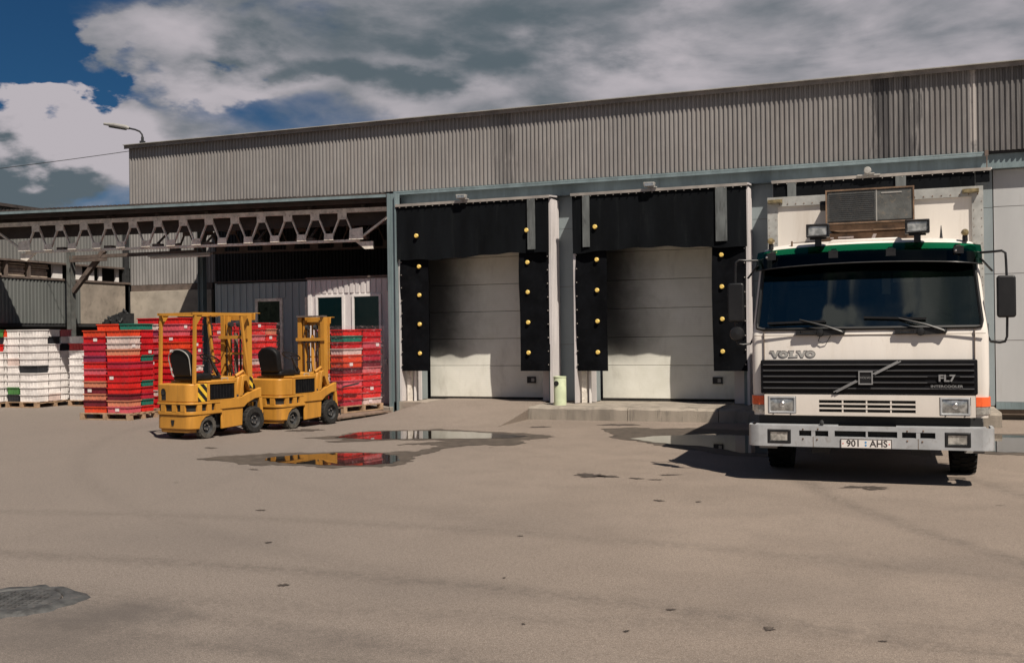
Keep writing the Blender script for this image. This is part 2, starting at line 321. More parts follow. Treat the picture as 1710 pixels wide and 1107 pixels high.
def glass_mat(name, tint, ior=1.5, bump=0.0):
    m = bpy.data.materials.new(name); m.use_nodes = True; MATS[name] = m
    t = NT(m.node_tree); t.n.clear(); o = t.node('ShaderNodeOutputMaterial')
    tr = t.node('ShaderNodeBsdfTransparent'); tr.inputs[0].default_value = (*tint, 1)
    gl = t.node('ShaderNodeBsdfGlossy'); gl.inputs['Roughness'].default_value = .015; gl.inputs[0].default_value = (.80, .92, .80, 1)
    fr = t.node('ShaderNodeFresnel'); fr.inputs['IOR'].default_value = ior
    mx = t.node('ShaderNodeMixShader'); t.l.new(fr.outputs[0], mx.inputs[0]); t.l.new(tr.outputs[0], mx.inputs[1]); t.l.new(gl.outputs[0], mx.inputs[2])
    if bump:
        bn = t.node('ShaderNodeBump'); bn.inputs['Strength'].default_value = bump; bn.inputs['Distance'].default_value = .02
        t.put(bn.inputs['Height'], t.noise(pos(t), 2.0, 2)); t.l.new(bn.outputs[0], gl.inputs['Normal'])
    t.l.new(mx.outputs[0], o.inputs[0])
glass_mat('windscreen_glass', (.50, .58, .58), 2.0)
glass_mat('window_glass', (.45, .52, .48), 1.6, .1)
glass_mat('visor_plexi', (.006, .13, .06), 1.4)
glass_mat('visor_shadow_green', (.10, .22, .14), 1.2)  # for the strip that paints the visor's shadow
glass_mat('visor_plexi_dark', (.02, .055, .045), 1.4)

def water_mat():
    m, t, b = base_mat('puddle_water'); p = pos(t)
    b.inputs['Base Color'].default_value = (.022, .018, .014, 1); b.inputs['Roughness'].default_value = .02; b.inputs['IOR'].default_value = 1.5
    bn = t.node('ShaderNodeBump'); bn.inputs['Strength'].default_value = .02; bn.inputs['Distance'].default_value = .01
    t.put(bn.inputs['Height'], t.noise(p, 5, 2)); t.l.new(bn.outputs[0], b.inputs['Normal'])
water_mat()
def wrap_mat():
    m = bpy.data.materials.new('stretch_film'); m.use_nodes = True; MATS['stretch_film'] = m
    t = NT(m.node_tree); t.n.clear(); o = t.node('ShaderNodeOutputMaterial'); p = pos(t)
    tr = t.node('ShaderNodeBsdfTransparent'); tr.inputs[0].default_value = (1, .96, .97, 1)
    gl = t.node('ShaderNodeBsdfPrincipled'); gl.inputs['Base Color'].default_value = (.85, .62, .64, 1); gl.inputs['Roughness'].default_value = .22
    n = t.noise(t.scale(p, (1, 1, 2.6)), 5.5, 7, .7, 1.6)
    f = t.m('MAXIMUM', t.ss(n, .54, .70, .02, .34), 0.02)
    bn = t.node('ShaderNodeBump'); bn.inputs['Strength'].default_value = .9; bn.inputs['Distance'].default_value = .03
    t.put(bn.inputs['Height'], n); t.l.new(bn.outputs[0], gl.inputs['Normal'])
    mx = t.node('ShaderNodeMixShader'); t.put(mx.inputs[0], f); t.l.new(tr.outputs[0], mx.inputs[1]); t.l.new(gl.outputs[0], mx.inputs[2]); t.l.new(mx.outputs[0], o.inputs[0])
wrap_mat()
def hazard_mat():
    m, t, b = base_mat('hazard_stripes'); tcx = t.node('ShaderNodeTexCoord').outputs['Object']
    s = t.node('ShaderNodeSeparateXYZ'); t.put(s.inputs[0], tcx)
    v = t.m('FLOORED_MODULO', t.m('ADD', s.outputs[1], s.outputs[2]), 0.17)
    t.put(b.inputs['Base Color'], t.mixc(t.m('GREATER_THAN', v, 0.08), (.78, .50, .04), (.015, .015, .015))); b.inputs['Roughness'].default_value = .5
hazard_mat()

# ------------------------------------------------------------------ mesh builder
class MB:
    def __init__(s): s.v = []; s.f = []
    def add(s, vs, fs):
        o = len(s.v); s.v += [Vector(q) for q in vs]; s.f += [tuple(i+o for i in q) for q in fs]; return s
    def box(s, x0, x1, y0, y1, z0, z1):
        return s.add([(x0, y0, z0), (x1, y0, z0), (x1, y1, z0), (x0, y1, z0), (x0, y0, z1), (x1, y0, z1), (x1, y1, z1), (x0, y1, z1)],
                     [(3, 2, 1, 0), (4, 5, 6, 7), (0, 1, 5, 4), (1, 2, 6, 5), (2, 3, 7, 6), (3, 0, 4, 7)])
    def cbox(s, c, sz, rot=None):
        m = rot or Matrix.Identity(3); c = Vector(c); h = Vector(sz)/2
        vs = [c + m @ Vector((h.x*a, h.y*b, h.z*e)) for e in (-1, 1) for a, b in ((-1, -1), (1, -1), (1, 1), (-1, 1))]
        return s.add(vs, [(3, 2, 1, 0), (4, 5, 6, 7), (0, 1, 5, 4), (1, 2, 6, 5), (2, 3, 7, 6), (3, 0, 4, 7)])
    def bar(s, p, q, w_, h_, up=(0, 0, 1)):
        p = Vector(p); q = Vector(q); d_ = (q-p).normalized(); u = Vector(up)
        if abs(d_.dot(u)) > .98: u = Vector((0, 1, 0))
        a = d_.cross(u).normalized(); b_ = a.cross(d_)
        vs = [c + a*w_/2*i + b_*h_/2*j for c in (p, q) for i, j in ((-1, -1), (1, -1), (1, 1), (-1, 1))]
        return s.add(vs, [(0, 1, 2, 3), (7, 6, 5, 4), (0, 4, 5, 1), (1, 5, 6, 2), (2, 6, 7, 3), (3, 7, 4, 0)])
    def tube(s, pts, r, n=8, caps=True):
        pts = [Vector(q) for q in pts]; rr = r if isinstance(r, (list, tuple)) else [r]*len(pts); o = len(s.v)
        prev = None
        for i, p in enumerate(pts):
            d_ = (pts[min(i+1, len(pts)-1)] - pts[max(i-1, 0)]).normalized()
            if prev is None:
                a = d_.cross(Vector((0, 0, 1)))
                if a.length < .05: a = d_.cross(Vector((1, 0, 0)))
            else: a = prev - d_*prev.dot(d_)
            a.normalize(); prev = a; b_ = d_.cross(a)
            for j in range(n):
                t_ = 2*math.pi*j/n; s.v.append(p + a*math.cos(t_)*rr[i] + b_*math.sin(t_)*rr[i])
        for i in range(len(pts)-1):
            for j in range(n):
                k_ = (j+1) % n; s.f.append((o+i*n+j, o+i*n+k_, o+(i+1)*n+k_, o+(i+1)*n+j))
        if caps: s.f.append(tuple(o+j for j in range(n))[::-1]); s.f.append(tuple(o+(len(pts)-1)*n+j for j in range(n)))
        return s
    def lathe(s, prof, n=16, axis='Z', c=(0, 0, 0)):
        """prof: (radius, height) list, closed or ending on the axis"""
        o = len(s.v); c = Vector(c)
        for r_, h_ in prof:
            for j in range(n):
                t_ = 2*math.pi*j/n; a, b_ = r_*math.cos(t_), r_*math.sin(t_)
                s.v.append(c + Vector({'Z': (a, b_, h_), 'X': (h_, a, b_), 'Y': (b_, h_, a)}[axis]))
        for i in range(len(prof)-1):
            for j in range(n):
                k_ = (j+1) % n; s.f.append((o+i*n+j, o+i*n+k_, o+(i+1)*n+k_, o+(i+1)*n+j))
        return s
    def prism(s, poly, axis, a, b):
        """2-D polygon extruded; axis X: poly in (y,z); Y: (x,z); Z: (x,y)"""
        def P(q, t_): return {'X': (t_, q[0], q[1]), 'Y': (q[0], t_, q[1]), 'Z': (q[0], q[1], t_)}[axis]
        n = len(poly)
        return s.add([P(q, a) for q in poly]+[P(q, b) for q in poly],
                     [tuple(range(n))[::-1], tuple(range(n, 2*n))]+[(i, (i+1) % n, n+(i+1) % n, n+i) for i in range(n)])
    def plate(s, x0, x1, z0, z1, y0, y1, holes):
        """vertical plate in XZ with rectangular holes, thickness y0..y1"""
        xs = sorted({x0, x1, *[h[i] for h in holes for i in (0, 1)]}); zs = sorted({z0, z1, *[h[i] for h in holes for i in (2, 3)]})
        solid = lambda i, j: 0 <= i < len(xs)-1 and 0 <= j < len(zs)-1 and not any(h[0]-1e-6 <= xs[i] and xs[i+1] <= h[1]+1e-6 and h[2]-1e-6 <= zs[j] and zs[j+1] <= h[3]+1e-6 for h in holes)
        for i in range(len(xs)-1):
            for j in range(len(zs)-1):
                if not solid(i, j): continue
                a, b_, e, f = xs[i], xs[i+1], zs[j], zs[j+1]
                s.add([(a, y0, e), (b_, y0, e), (b_, y0, f), (a, y0, f)], [(0, 1, 2, 3)]); s.add([(a, y1, e), (b_, y1, e), (b_, y1, f), (a, y1, f)], [(3, 2, 1, 0)])
                if not solid(i-1, j): s.add([(a, y0, e), (a, y0, f), (a, y1, f), (a, y1, e)], [(0, 1, 2, 3)])
                if not solid(i+1, j): s.add([(b_, y0, e), (b_, y0, f), (b_, y1, f), (b_, y1, e)], [(3, 2, 1, 0)])
                if not solid(i, j-1): s.add([(a, y0, e), (b_, y0, e), (b_, y1, e), (a, y1, e)], [(3, 2, 1, 0)])
                if not solid(i, j+1): s.add([(a, y0, f), (b_, y0, f), (b_, y1, f), (a, y1, f)], [(0, 1, 2, 3)])
        return s
    def xf(s, M):
        s.v = [M @ q for q in s.v]; return s
    def mesh(s, name, m, smooth=True, weld=False):
        me = bpy.data.meshes.new(name); me.from_pydata([tuple(q) for q in s.v], [], s.f)
        if weld:
            import bmesh
            bm = bmesh.new(); bm.from_mesh(me); bmesh.ops.remove_doubles(bm, verts=bm.verts, dist=1e-4); bmesh.ops.recalc_face_normals(bm, faces=bm.faces); bm.to_mesh(me); bm.free()
        me.materials.append(MATS[m]); me.validate(); me.update()
        if smooth:
            me.polygons.foreach_set('use_smooth', [True]*len(me.polygons)); me.set_sharp_from_angle(angle=R(32))
        return me
    def build(s, name, m, parent=None, world=False, bevel=0, weld=False, seg=2, **props):
        """world=True: coordinates are world ones and are shifted to the parent's frame"""
        if world and parent is not None:
            inv_ = wmat(parent).inverted(); s.v = [inv_ @ q for q in s.v]
        o = bpy.data.objects.new(name, s.mesh(name, m, weld=weld or bool(bevel))); C.objects.link(o); o.parent = parent
        if bevel:
            bv = o.modifiers.new('bevel', 'BEVEL'); bv.width = bevel; bv.segments = seg; bv.limit_method = 'ANGLE'; bv.angle_limit = R(40)
        for k_, v_ in props.items(): o[k_] = v_
        return o
def wmat(o):
    m = Matrix.LocRotScale(o.location, o.rotation_euler, o.scale)
    return (wmat(o.parent) @ m) if o.parent else m
def thing(name, label, cat, loc=(0, 0, 0), rz=0, group=None):
    o = bpy.data.objects.new(name, None); C.objects.link(o); o.location = loc; o.rotation_euler = (0, 0, rz); o.empty_display_size = .3
    o['label'] = label; o['category'] = cat
    if group: o['group'] = group
    return o
def tag(o, label, cat, group=None):
    o['label'] = label; o['category'] = cat
    if group: o['group'] = group
    return o
def stub(name, me, parent, loc=(0, 0, 0), rot=(0, 0, 0)):
    o = bpy.data.objects.new(name, me); C.objects.link(o); o.parent = parent; o.location = loc; o.rotation_euler = rot; return o
def corr(length, z0, z1, pitch, depth, flat=.28):
    """corrugated sheet from x=0..length, front crest at y=0, trough at y=depth"""
    mb = MB(); n = int(round(length/pitch)); prof = []
    for i in range(n):
        for f, dd in ((0, depth), (.16, depth), (.5-flat/2-.04, 0), (.5+flat/2+.04, 0), (.84, depth)):
            prof.append(((i+f)*pitch, dd))
    prof.append((n*pitch, depth))
    for a, b_ in zip(prof[:-1], prof[1:]):
        mb.add([(a[0], a[1], z0), (b_[0], b_[1], z0), (b_[0], b_[1], z1), (a[0], a[1], z1)], [(0, 1, 2, 3)])
    return mb

# ------------------------------------------------------------------ the setting: yard, ramp, platform
g = MB(); g.add([(-400, -400, 0), (400, -400, 0), (400, 400, 0), (-400, 400, 0)], [(0, 1, 2, 3)]).build('ground', 'asphalt', kind='structure')
# ramp up to the first door, a curved asphalt sheet blending into the yard
rp = MB(); NX, NY = 22, 16
for j in range(NY+1):
    for i in range(NX+1):
        u, v = i/NX, j/NY
        x = -10.35 + u*3.55; y = 17.3 + v*4.0
        zt = min(1, v/.80); h = .265*(3*zt*zt-2*zt**3)
        fe = min(1, u/.28); h *= fe*fe*(3-2*fe)
        rp.v.append(Vector((x, y, max(h, 0) + .004 - (0.01 if (j == 0 or i == 0) else 0))))
for j in range(NY):
    for i in range(NX):
        a = j*(NX+1)+i; rp.f.append((a, a+1, a+NX+2, a+NX+1))
rp.add([(-6.8, 17.3, -.02), (-6.8, 21.3, -.02), (-6.8, 21.3, .268), (-6.8, 20.5, .268), (-6.8, 19.1, .19), (-6.8, 18.2, .07)], [(0, 1, 2, 3, 4, 5)])
rp.build('ramp', 'asphalt', kind='structure')
# broken-edged concrete loading platform, cast in four lengths
edges = [-6.798, -4.78, -3.05, -0.72, 1.72]
for a, b_ in zip(edges[:-1], edges[1:]):
    k_ = MB(); n = 14
    top, frt, bot = [], [], []
    for i in range(n+1):
        x = a+.006+(b_-a-.012)*i/n; e = random.uniform(-.018, .018); e2 = random.uniform(0, .035)
        top.append((x, 19.15+e2+.03, .25)); frt.append((x, 19.13+e*.5, .25-.03-e2*.6)); bot.append((x, 19.12+e*.4, -.02))
    back = [(q[0], 21.9, .25) for q in top]
    o = len(k_.v); k_.v += [Vector(q) for q in bot+frt+top+back]; N = n+1
    for r_ in range(3):
        for i in range(n): k_.f.append((o+r_*N+i, o+r_*N+i+1, o+(r_+1)*N+i+1, o+(r_+1)*N+i))
    for x, s_ in ((0, 1), (n, -1)):
        q = (o+x, o+N+x, o+2*N+x, o+3*N+x); k_.v.append(Vector((bot[x][0], 21.9, -.02))); k_.f.append(q+(len(k_.v)-1,))
    k_.build('loading_platform', 'kerb_concrete', kind='structure')
MB().box(-10.27, -8.9, 20.12, 21.1, -.02, .252).build('door_footing', 'concrete', kind='structure', bevel=.01)
MB().box(-12.6, -10.28, 20.0, 21.0, -.02, .14).build('concrete_step', 'kerb_concrete', kind='structure', bevel=.012)

# wet ground, water and oil marks: outlines on the yard surface
def patch(name, outline, m, lift, rough=.0, closed_n=5):
    pts = [at_z(*q) for q in outline]; out = []
    for i, p in enumerate(pts):
        q = pts[(i+1) % len(pts)]
        for k_ in range(closed_n):
            t_ = k_/closed_n; c_ = p.lerp(q, t_); dn = (q-p); nrm = Vector((-dn.y, dn.x, 0)).normalized() if dn.length else Vector((0, 1, 0))
            c_ += nrm*random.uniform(-1, 1)*rough*min(1.6, .5+dn.length*2); c_ += dn*random.uniform(-.04, .04); out.append((c_.x, c_.y, lift))
    import bmesh
    bm = bmesh.new(); f = bm.faces.new([bm.verts.new(q) for q in out]); bmesh.ops.triangulate(bm, faces=[f]); bmesh.ops.recalc_face_normals(bm, faces=bm.faces)
    if sum(f_.normal.z for f_ in bm.faces) < 0: bmesh.ops.reverse_faces(bm, faces=bm.faces)
    me = bpy.data.meshes.new(name); bm.to_mesh(me); bm.free(); me.materials.append(MATS[m])
    o = bpy.data.objects.new(name, me); C.objects.link(o); o['kind'] = 'structure'; return o
patch('wet_ground', [(328, 766), (372, 761), (410, 760), (450, 757), (500, 756), (560, 755), (640, 755), (690, 754), (720, 749), (735, 744), (700, 742), (660, 743), (715, 738), (760, 736), (700, 735), (640, 735),
                     (560, 739), (545, 737), (580, 733), (492, 732), (560, 728), (590, 722), (630, 719), (700, 718), (735, 716), (760, 718), (860, 723), (905, 726), (932, 729), (900, 733), (870, 735), (885, 740), (850, 744), (800, 743), (760, 746), (735, 752), (715, 757),
                     (690, 762), (688, 770), (670, 776), (640, 779), (560, 781), (500, 778), (440, 777), (395, 774), (370, 770)], 'wet_asphalt', .005, .05)
patch('puddle', [(560, 731), (585, 726), (600, 722), (680, 720), (740, 720), (790, 722), (850, 726), (880, 729), (850, 732), (780, 733), (700, 733), (620, 734)], 'puddle_water', .009, .02)
patch('puddle', [(447, 765), (500, 760), (560, 757), (600, 757), (640, 758), (662, 762), (668, 768), (655, 774), (600, 778), (540, 777), (470, 773), (440, 769)], 'puddle_water', .009, .02)
patch('wet_ground', [(1015, 730), (1030, 726), (1000, 716), (1060, 714), (1110, 716), (1160, 715), (1230, 718), (1320, 722), (1320, 764), (1230, 762), (1190, 758), (1165, 752), (1140, 748), (1095, 743), (1060, 736)], 'wet_asphalt', .005, .04)
patch('puddle', [(1050, 733), (1090, 729), (1140, 727), (1200, 725), (1290, 727), (1310, 740), (1300, 758), (1240, 757), (1180, 746), (1130, 743), (1090, 739)], 'puddle_water', .009, .02)
patch('puddle', [(1600, 728), (1660, 727), (1760, 728), (1800, 745), (1760, 757), (1680, 756), (1610, 752)], 'puddle_water', .009, .02)
patch('wet_ground', [(1560, 732), (1610, 724), (1700, 725), (1800, 724), (1860, 740), (1800, 762), (1700, 760), (1620, 758), (1570, 750)], 'wet_asphalt', .005, .04)
def blotch(cx, cy, wx, wy, seed):
    rg = random.Random(seed); n = 46; ph = [rg.uniform(0, 6.28) for _ in range(6)]; out = []
    for i in range(n):
        a = 2*math.pi*i/n; k_ = 1+.28*math.sin(2*a+ph[0])+.20*math.sin(5*a+ph[1])+.16*math.sin(9*a+ph[2])+.14*math.sin(14*a+ph[3])+rg.uniform(-.12, .12)
        out.append((cx+wx*math.cos(a)*k_, cy+wy*math.sin(a)*k_))
    patch('oil_stain', out, 'stain', .0045, 0, 1)
for i_, q in enumerate(((985, 794, 26, 2.6), (1012, 795.5, 16, 2), (1062, 799, 12, .9), (1095, 801, 9, .8), (1440, 813.5, 26, 2.0), (1462, 816.5, 20, 1.4), (1284, 1050, 11, 2.6), (473, 977, 8, 2.2), (1034, 709.5, 24, 1.6), (902, 713, 15, .9), (509, 718.5, 28, 1.6),
        (1118, 793, 14, .9), (448, 906, 5, 1.2), (436, 852, 6, 1.0), (424, 784, 6, .9), (1100, 836, 8, 1.1), (1166, 838, 4, .9), (1046, 1054, 5, 1.4), (869, 895, 4, .8), (842, 965, 3, .8), (874, 1042, 3.5, 1.0), (1475, 1071, 6, 1.4), (400, 766, 12, 1.2), (352, 748, 10, .9), (1120, 1018, 10, 1.0))): blotch(*q, i_)

# ------------------------------------------------------------------ warehouse
wh = thing('warehouse', 'long warehouse with grey corrugated fascia above three black dock shelters and white doors', 'warehouse', (-4, 20.45, 0))
sheet_me = corr(.9, 4.90, 6.41, .09, .028).mesh('cladding_sheet', 'cladding')
for i in range(34):
    stub('cladding_sheet', sheet_me, wh, (-17.68+.9*i+4, 0, 0))
# upper body, side and roof
MB().box(-17.66, 12.9, 20.50, 46, 4.86, 6.44).build('upper_body', 'dark_cladding', wh, True)
MB().box(-17.72, 12.9, 20.36, 20.60, 6.42, 6.455).box(-17.72, 12.9, 20.35, 20.3598, 6.375, 6.455).build('roof_flashing', 'flashing', wh, True)
MB().box(-17.72, 12.9, 20.30, 46, 6.458, 6.475).build('roof_sheet', 'lamp_grey', wh, True)
MB().box(-10.36, 12.9, 20.55, 20.718, 4.59, 4.855).build('lintel_beam', 'blue_steel', wh, True)
gt = MB().box(-10.36, 1.66, 20.40, 20.50, 4.845, 4.885).box(-10.36, 1.66, 20.40, 20.415, 4.80, 4.844); gt.build('gutter', 'blue_steel', wh, True, bevel=.006)
MB().box(1.60, 1.66, 20.33, 20.399, 4.80, 4.90).tube([(1.63, 20.33, 4.80), (1.63, 20.33, 4.45), (1.60, 20.31, 4.36)], .012, 6).box(1.49, 1.67, 20.29, 20.36, 4.35, 4.372).build('gutter_bracket', 'rust_steel', wh, True)
# bays between and around the doors
DOORS = (-8.43, -4.40, -.26)
SHEL = ((-10.12, -6.61), (-6.13, -2.60), (-2.12, 1.66))
bays = [(-10.32, DOORS[0]-1.42), (DOORS[0]+1.42, DOORS[1]-1.42), (DOORS[1]+1.42, DOORS[2]-1.42), (DOORS[2]+1.42, 1.75)]
for a, b_ in bays:
    zs = [.262, 1.46, 2.68, 3.90, 4.588]
    for z0, z1 in zip(zs[:-1], zs[1:]): MB().box(a+.003, b_-.003, 20.72, 20.99, z0+.004, z1-.004).build('wall_panel', 'blue_wall', wh, True)
    MB().box(a+.01, b_-.01, 20.73, 20.98, .25, 4.588).build('panel_joint', 'seam_dark', wh, True)
for dx in DOORS:
    MB().box(dx-1.417, dx+1.417, 20.72, 20.99, 3.58, 4.588).build('wall_panel', 'blue_wall', wh, True)
for i in range(4):
    a = 1.76+2.8*i
    for z0, z1 in ((.33, 1.46), (1.46, 2.68), (2.68, 3.91), (3.91, 4.588)):
        MB().box(a+.004, a+2.796, 20.72, 20.86, z0+.005, z1-.005).build('wall_panel', 'pale_wall', wh, True, label='pale ribbed wall panel right of the docks')
MB().box(1.76, 12.9, 20.74, 20.85, .1, 4.588).build('panel_joint', 'seam_dark', wh, True)
MB().box(1.76, 12.9, 20.70, 20.78, .2, .33).build('base_rail', 'blue_steel', wh, True)
MB().box(1.0, 12.9, 20.95, 21.2, -.02, .2).build('foundation', 'concrete', wh, True)
# sectional doors
def door(cx, nh):
    me_h = 3.6; zs = [.305, 1.00, 1.60, 2.20, 2.80, 3.40, 3.58]
    dr = MB().box(cx-1.41, cx+1.41, 21.14, 21.18, .27, 3.58).build('sectional_door', 'dark_metal', wh, True)
    for z0, z1 in zip(zs[:-1], zs[1:]):
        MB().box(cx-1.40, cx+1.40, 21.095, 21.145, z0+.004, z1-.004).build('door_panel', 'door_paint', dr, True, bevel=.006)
    MB().plate(cx+.93, cx+1.13, .62, .76, 21.065, 21.094, [(cx+.955, cx+1.02, .645, .735)]).box(cx+.955, cx+1.02, 21.085, 21.093, .645, .735).build('door_handle', 'black_plastic', dr, True)
    MB().box(cx+1.035, cx+1.10, 21.055, 21.0648, .655, .725).build('handle_plate', 'lamp_grey', dr, True)
    MB().box(cx-1.40, cx+1.40, 21.10, 21.13, .262, .300).build('bottom_seal', 'rubber', dr, True)
    for s_ in (-1, 1):
        MB().box(cx+s_*1.56-.13, cx+s_*1.56+.13, 20.67, 20.718, .255, 3.6).build('door_jamb', 'white_sheet', wh, True)
for i, c_ in enumerate(DOORS): door(c_, i)
# dock shelters
def shelter(x0, x1, idx):
    fr = MB()
    xr = x1 if idx < 2 else x1-.34
    for xx, s_ in ((x0, 1), (xr, -1)):
        fr.box(xx if s_ > 0 else xx-.05, xx+.05 if s_ > 0 else xx, 20.14, 20.71, .26, 4.50)
    fr.add([(x0-.02, 20.05, 4.545), (x1+.03, 20.05, 4.545), (x1+.03, 20.54, 4.585), (x0-.02, 20.54, 4.585), (x0-.02, 20.05, 4.51), (x1+.03, 20.05, 4.51), (x1+.03, 20.54, 4.55), (x0-.02, 20.54, 4.55)],
           [(0, 1, 2, 3), (7, 6, 5, 4), (4, 5, 1, 0), (5, 6, 2, 1), (6, 7, 3, 2), (7, 4, 0, 3)])
    sh = fr.build('dock_shelter', 'white_sheet', wh, True)
    # corrugated skin on the side facing right
    cs = corr(.552, .27, 4.49, .092, .012)
    cs.xf(Matrix.Translation((xr+.014, 20.15, 0)) @ Matrix.Rotation(R(90), 4, 'Z')); cs.build('side_sheet', 'white_sheet', sh, True)
    # frame legs seen below the pads
    for xx, wd, m_ in ((x0+.10, .10, 'truss_paint'), (x0+.26, .035, 'white_frame'), (xr-.13, .06, 'blue_steel')):
        MB().box(xx, xx+wd, 20.30, 20.36, .255, 4.45).build('frame_leg', m_, sh, True)
    for s_, xa in ((1, x0+.05), (-1, xr-.70)):
        p_ = MB(); n = 7
        # slightly billowing pad
        for j in range(13):
            for i in range(n+1):
                u, v = i/n, j/12
                p_.v.append(Vector((xa+.655*u+.008*math.sin(v*9+idx+u), 20.135+.012*math.sin(u*5+v*7+idx*2)+.01*math.cos(v*17+u*3), .92+3.55*v)))
        for j in range(12):
            for i in range(n): a = j*(n+1)+i; p_.f.append((a, a+1, a+n+2, a+n+1))
        p_.box(xa+.02, xa+.63, 20.155, 20.22, .93, 4.46)
        p_.build('side_pad', 'black_pad', sh, True)
        for zr in (1.30, 1.93, 2.56, 3.18):
            MB().lathe([(0, -.012), (.034, -.012), (.044, -.003), (.044, .03)], 14, 'Y', (xa+(.455 if s_ > 0 else .19), 20.105, zr)).build('reflector', 'reflector_yellow', sh, True)
        for zr in [1.05+.28*q for q in range(12)]:
            MB().lathe([(0, -.006), (.012, -.004), (.012, .02)], 6, 'Y', (xa+(.025 if s_ > 0 else .63), 20.11, zr)).build('rivet', 'edge_metal', sh, True)
    # head curtain, hanging in folds
    hc = MB(); n = 60; xc = x1 if idx < 2 else x1-.24
    if idx == 2: MB().box(xc+.002, x1-.01, 20.06, 20.08, 4.29, 4.50).build('curtain_flap', 'black_fabric', sh, True)
    for j in range(7):
        for i in range(n+1):
            u, v = i/n, j/6
            y = 20.065 + .010*math.sin(u*38+idx)*(v) + .014*math.sin(u*17+2*idx)*v + random.uniform(-.002, .002)
            z = 4.52 - (1.17+.035*math.sin(u*6+idx*2)+.012*math.sin(u*31))*v
            hc.v.append(Vector((x0+.012+(xc-x0-.024)*u, y, z)))
    for j in range(6):
        for i in range(n): a = j*(n+1)+i; hc.f.append((a+n+1, a+n+2, a+1, a))
    hc.build('head_curtain', 'black_fabric', sh, True)
    MB().box(x0-.01, x1+.01, 20.028, 20.048, 4.49, 4.545).build('edge_strip', 'edge_metal', sh, True)
    riv = MB()
    for q in range(22): riv.lathe([(0, -.005), (.010, -.003), (.010, .012)], 6, 'Y', (x0+.1+(x1-x0-.2)*q/21, 20.022, 4.47))
    riv.build('rivets', 'edge_metal', sh, True, kind='stuff')
    strips = {0: ((3.04, .17),), 1: ((.24, .15), (2.93, .22)), 2: ((.28, .16), (2.2, .18))}[idx]
    for a, b_ in strips:
        MB().box(x0+a, x0+a+b_, 20.026, 20.034, 3.44, 4.485).build('worn_strip', 'worn_strip', sh, True, label='pale worn strip on the head curtain')
    for a in ((.49, -.49) if idx == 0 else (.50,)):
        xx = (x0 if a > 0 else x1)+a
        MB().lathe([(0, -.012), (.036, -.012), (.046, -.003), (.046, .03)], 14, 'Y', (xx, 20.02, 3.84)).build('reflector', 'reflector_yellow', sh, True)
    return sh
for i, (a, b_) in enumerate(SHEL): shelter(a, b_, i)
# blue corner column between the open bay and door one
MB().box(-10.34, -10.29, 20.05, 20.25, .02, 4.80).box(-10.285, -10.165, 20.12, 20.16, .02, 4.80).box(-10.16, -10.13, 20.05, 20.25, .02, 4.80).build('corner_column', 'blue_steel', wh, True)
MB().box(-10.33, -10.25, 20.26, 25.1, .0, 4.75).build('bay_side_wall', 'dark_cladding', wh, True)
# rear wall of the open bay: profiled sheet over a concrete plinth
YR = 25.1
rw = corr(3.08, 3.32, 4.95, .11, .03); rw.xf(Matrix.Translation((-21.7, YR, 0))); rw.build('rear_cladding_sheet', 'rear_cladding', wh, True)
rw = corr(8.25, 1.2, 4.84, .11, .03); rw.xf(Matrix.Translation((-18.62, YR, 0))); rw.build('rear_cladding_sheet', 'dark_cladding', wh, True)  # near black from the shadow's edge on: bay shade painted into the colour
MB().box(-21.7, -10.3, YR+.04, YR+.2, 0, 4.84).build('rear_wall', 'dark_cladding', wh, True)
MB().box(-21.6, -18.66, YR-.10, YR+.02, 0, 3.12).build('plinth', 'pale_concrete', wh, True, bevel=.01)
MB().box(-18.65, -10.34, YR-.08, YR+.02, 0, 1.2).build('plinth', 'dark_cladding', wh, True)  # plinth coloured dark here for the same shade
MB().box(-21.6, -18.66, YR-.05, YR-.01, 3.13, 3.31).build('plinth_rail', 'rust_steel', wh, True)

# ------------------------------------------------------------------ canopy over the open bay
cp = thing('canopy', 'flat canopy on a pale lattice truss with rusty posts left of the dock doors', 'canopy', (-16, 19.4, 0))
A = Vector((-21.55, 18.63, 0)); B = Vector((-10.38, 20.08, 0)); du = (B-A).normalized(); dn = Vector((-du.y, du.x, 0))
def cpt(s_, off, z): q = A + du*s_ + dn*off; return Vector((q.x, q.y, z))
LEN = (B-A).length
rf = MB()
DP = .85
bk = lambda x: A.y + (B.y-A.y)*(x-A.x)/(B.x-A.x) + DP
poly = [(A.x+dn.x*.03, A.y+dn.y*.03), (B.x+dn.x*.03, B.y+dn.y*.03), (-10.38, 24.9), (-17.62, 24.9), (-17.62, bk(-17.62)), (A.x, bk(A.x))]
rf.prism(poly, 'Z', 4.755, 4.79); rf.build('roof_sheet', 'roof_dark', cp, True)
# corrugated roof edge
re = MB(); n = int(LEN/.115)
for i in range(n):
    s0 = i*LEN/n; s1 = (i+.5)*LEN/n
    re.bar(cpt(s0, .18, 4.815), cpt(s1, .18, 4.815), .36, .042)
re.build('roof_edge', 'roof_dark', cp, True, kind='stuff')
MB().bar(cpt(0, 0, 4.755), cpt(LEN, 0, 4.755), .035, .060).build('eave_fascia', 'blue_steel', cp, True)
for off in (.30,): MB().bar(cpt(.0, off, 4.70), cpt(LEN, off, 4.70), .06, .09).build('purlin', 'roof_dark', cp, True)
for off in (1.5, 2.5, 3.5, 4.6): MB().bar(cpt(4.2, off, 4.70), cpt(LEN, off, 4.70), .06, .09).build('purlin', 'roof_dark', cp, True)
MB().bar(cpt(.0, DP-.03, 4.48), cpt(LEN, DP-.03, 4.48), .05, .52).build('rear_beam', 'roof_dark', cp, True)
MB().bar((-21.0, 22.0, 3.93), (-16.7, 22.0, 3.93), .10, .09).build('post_beam', 'rust_steel', cp, True)
TO = .49
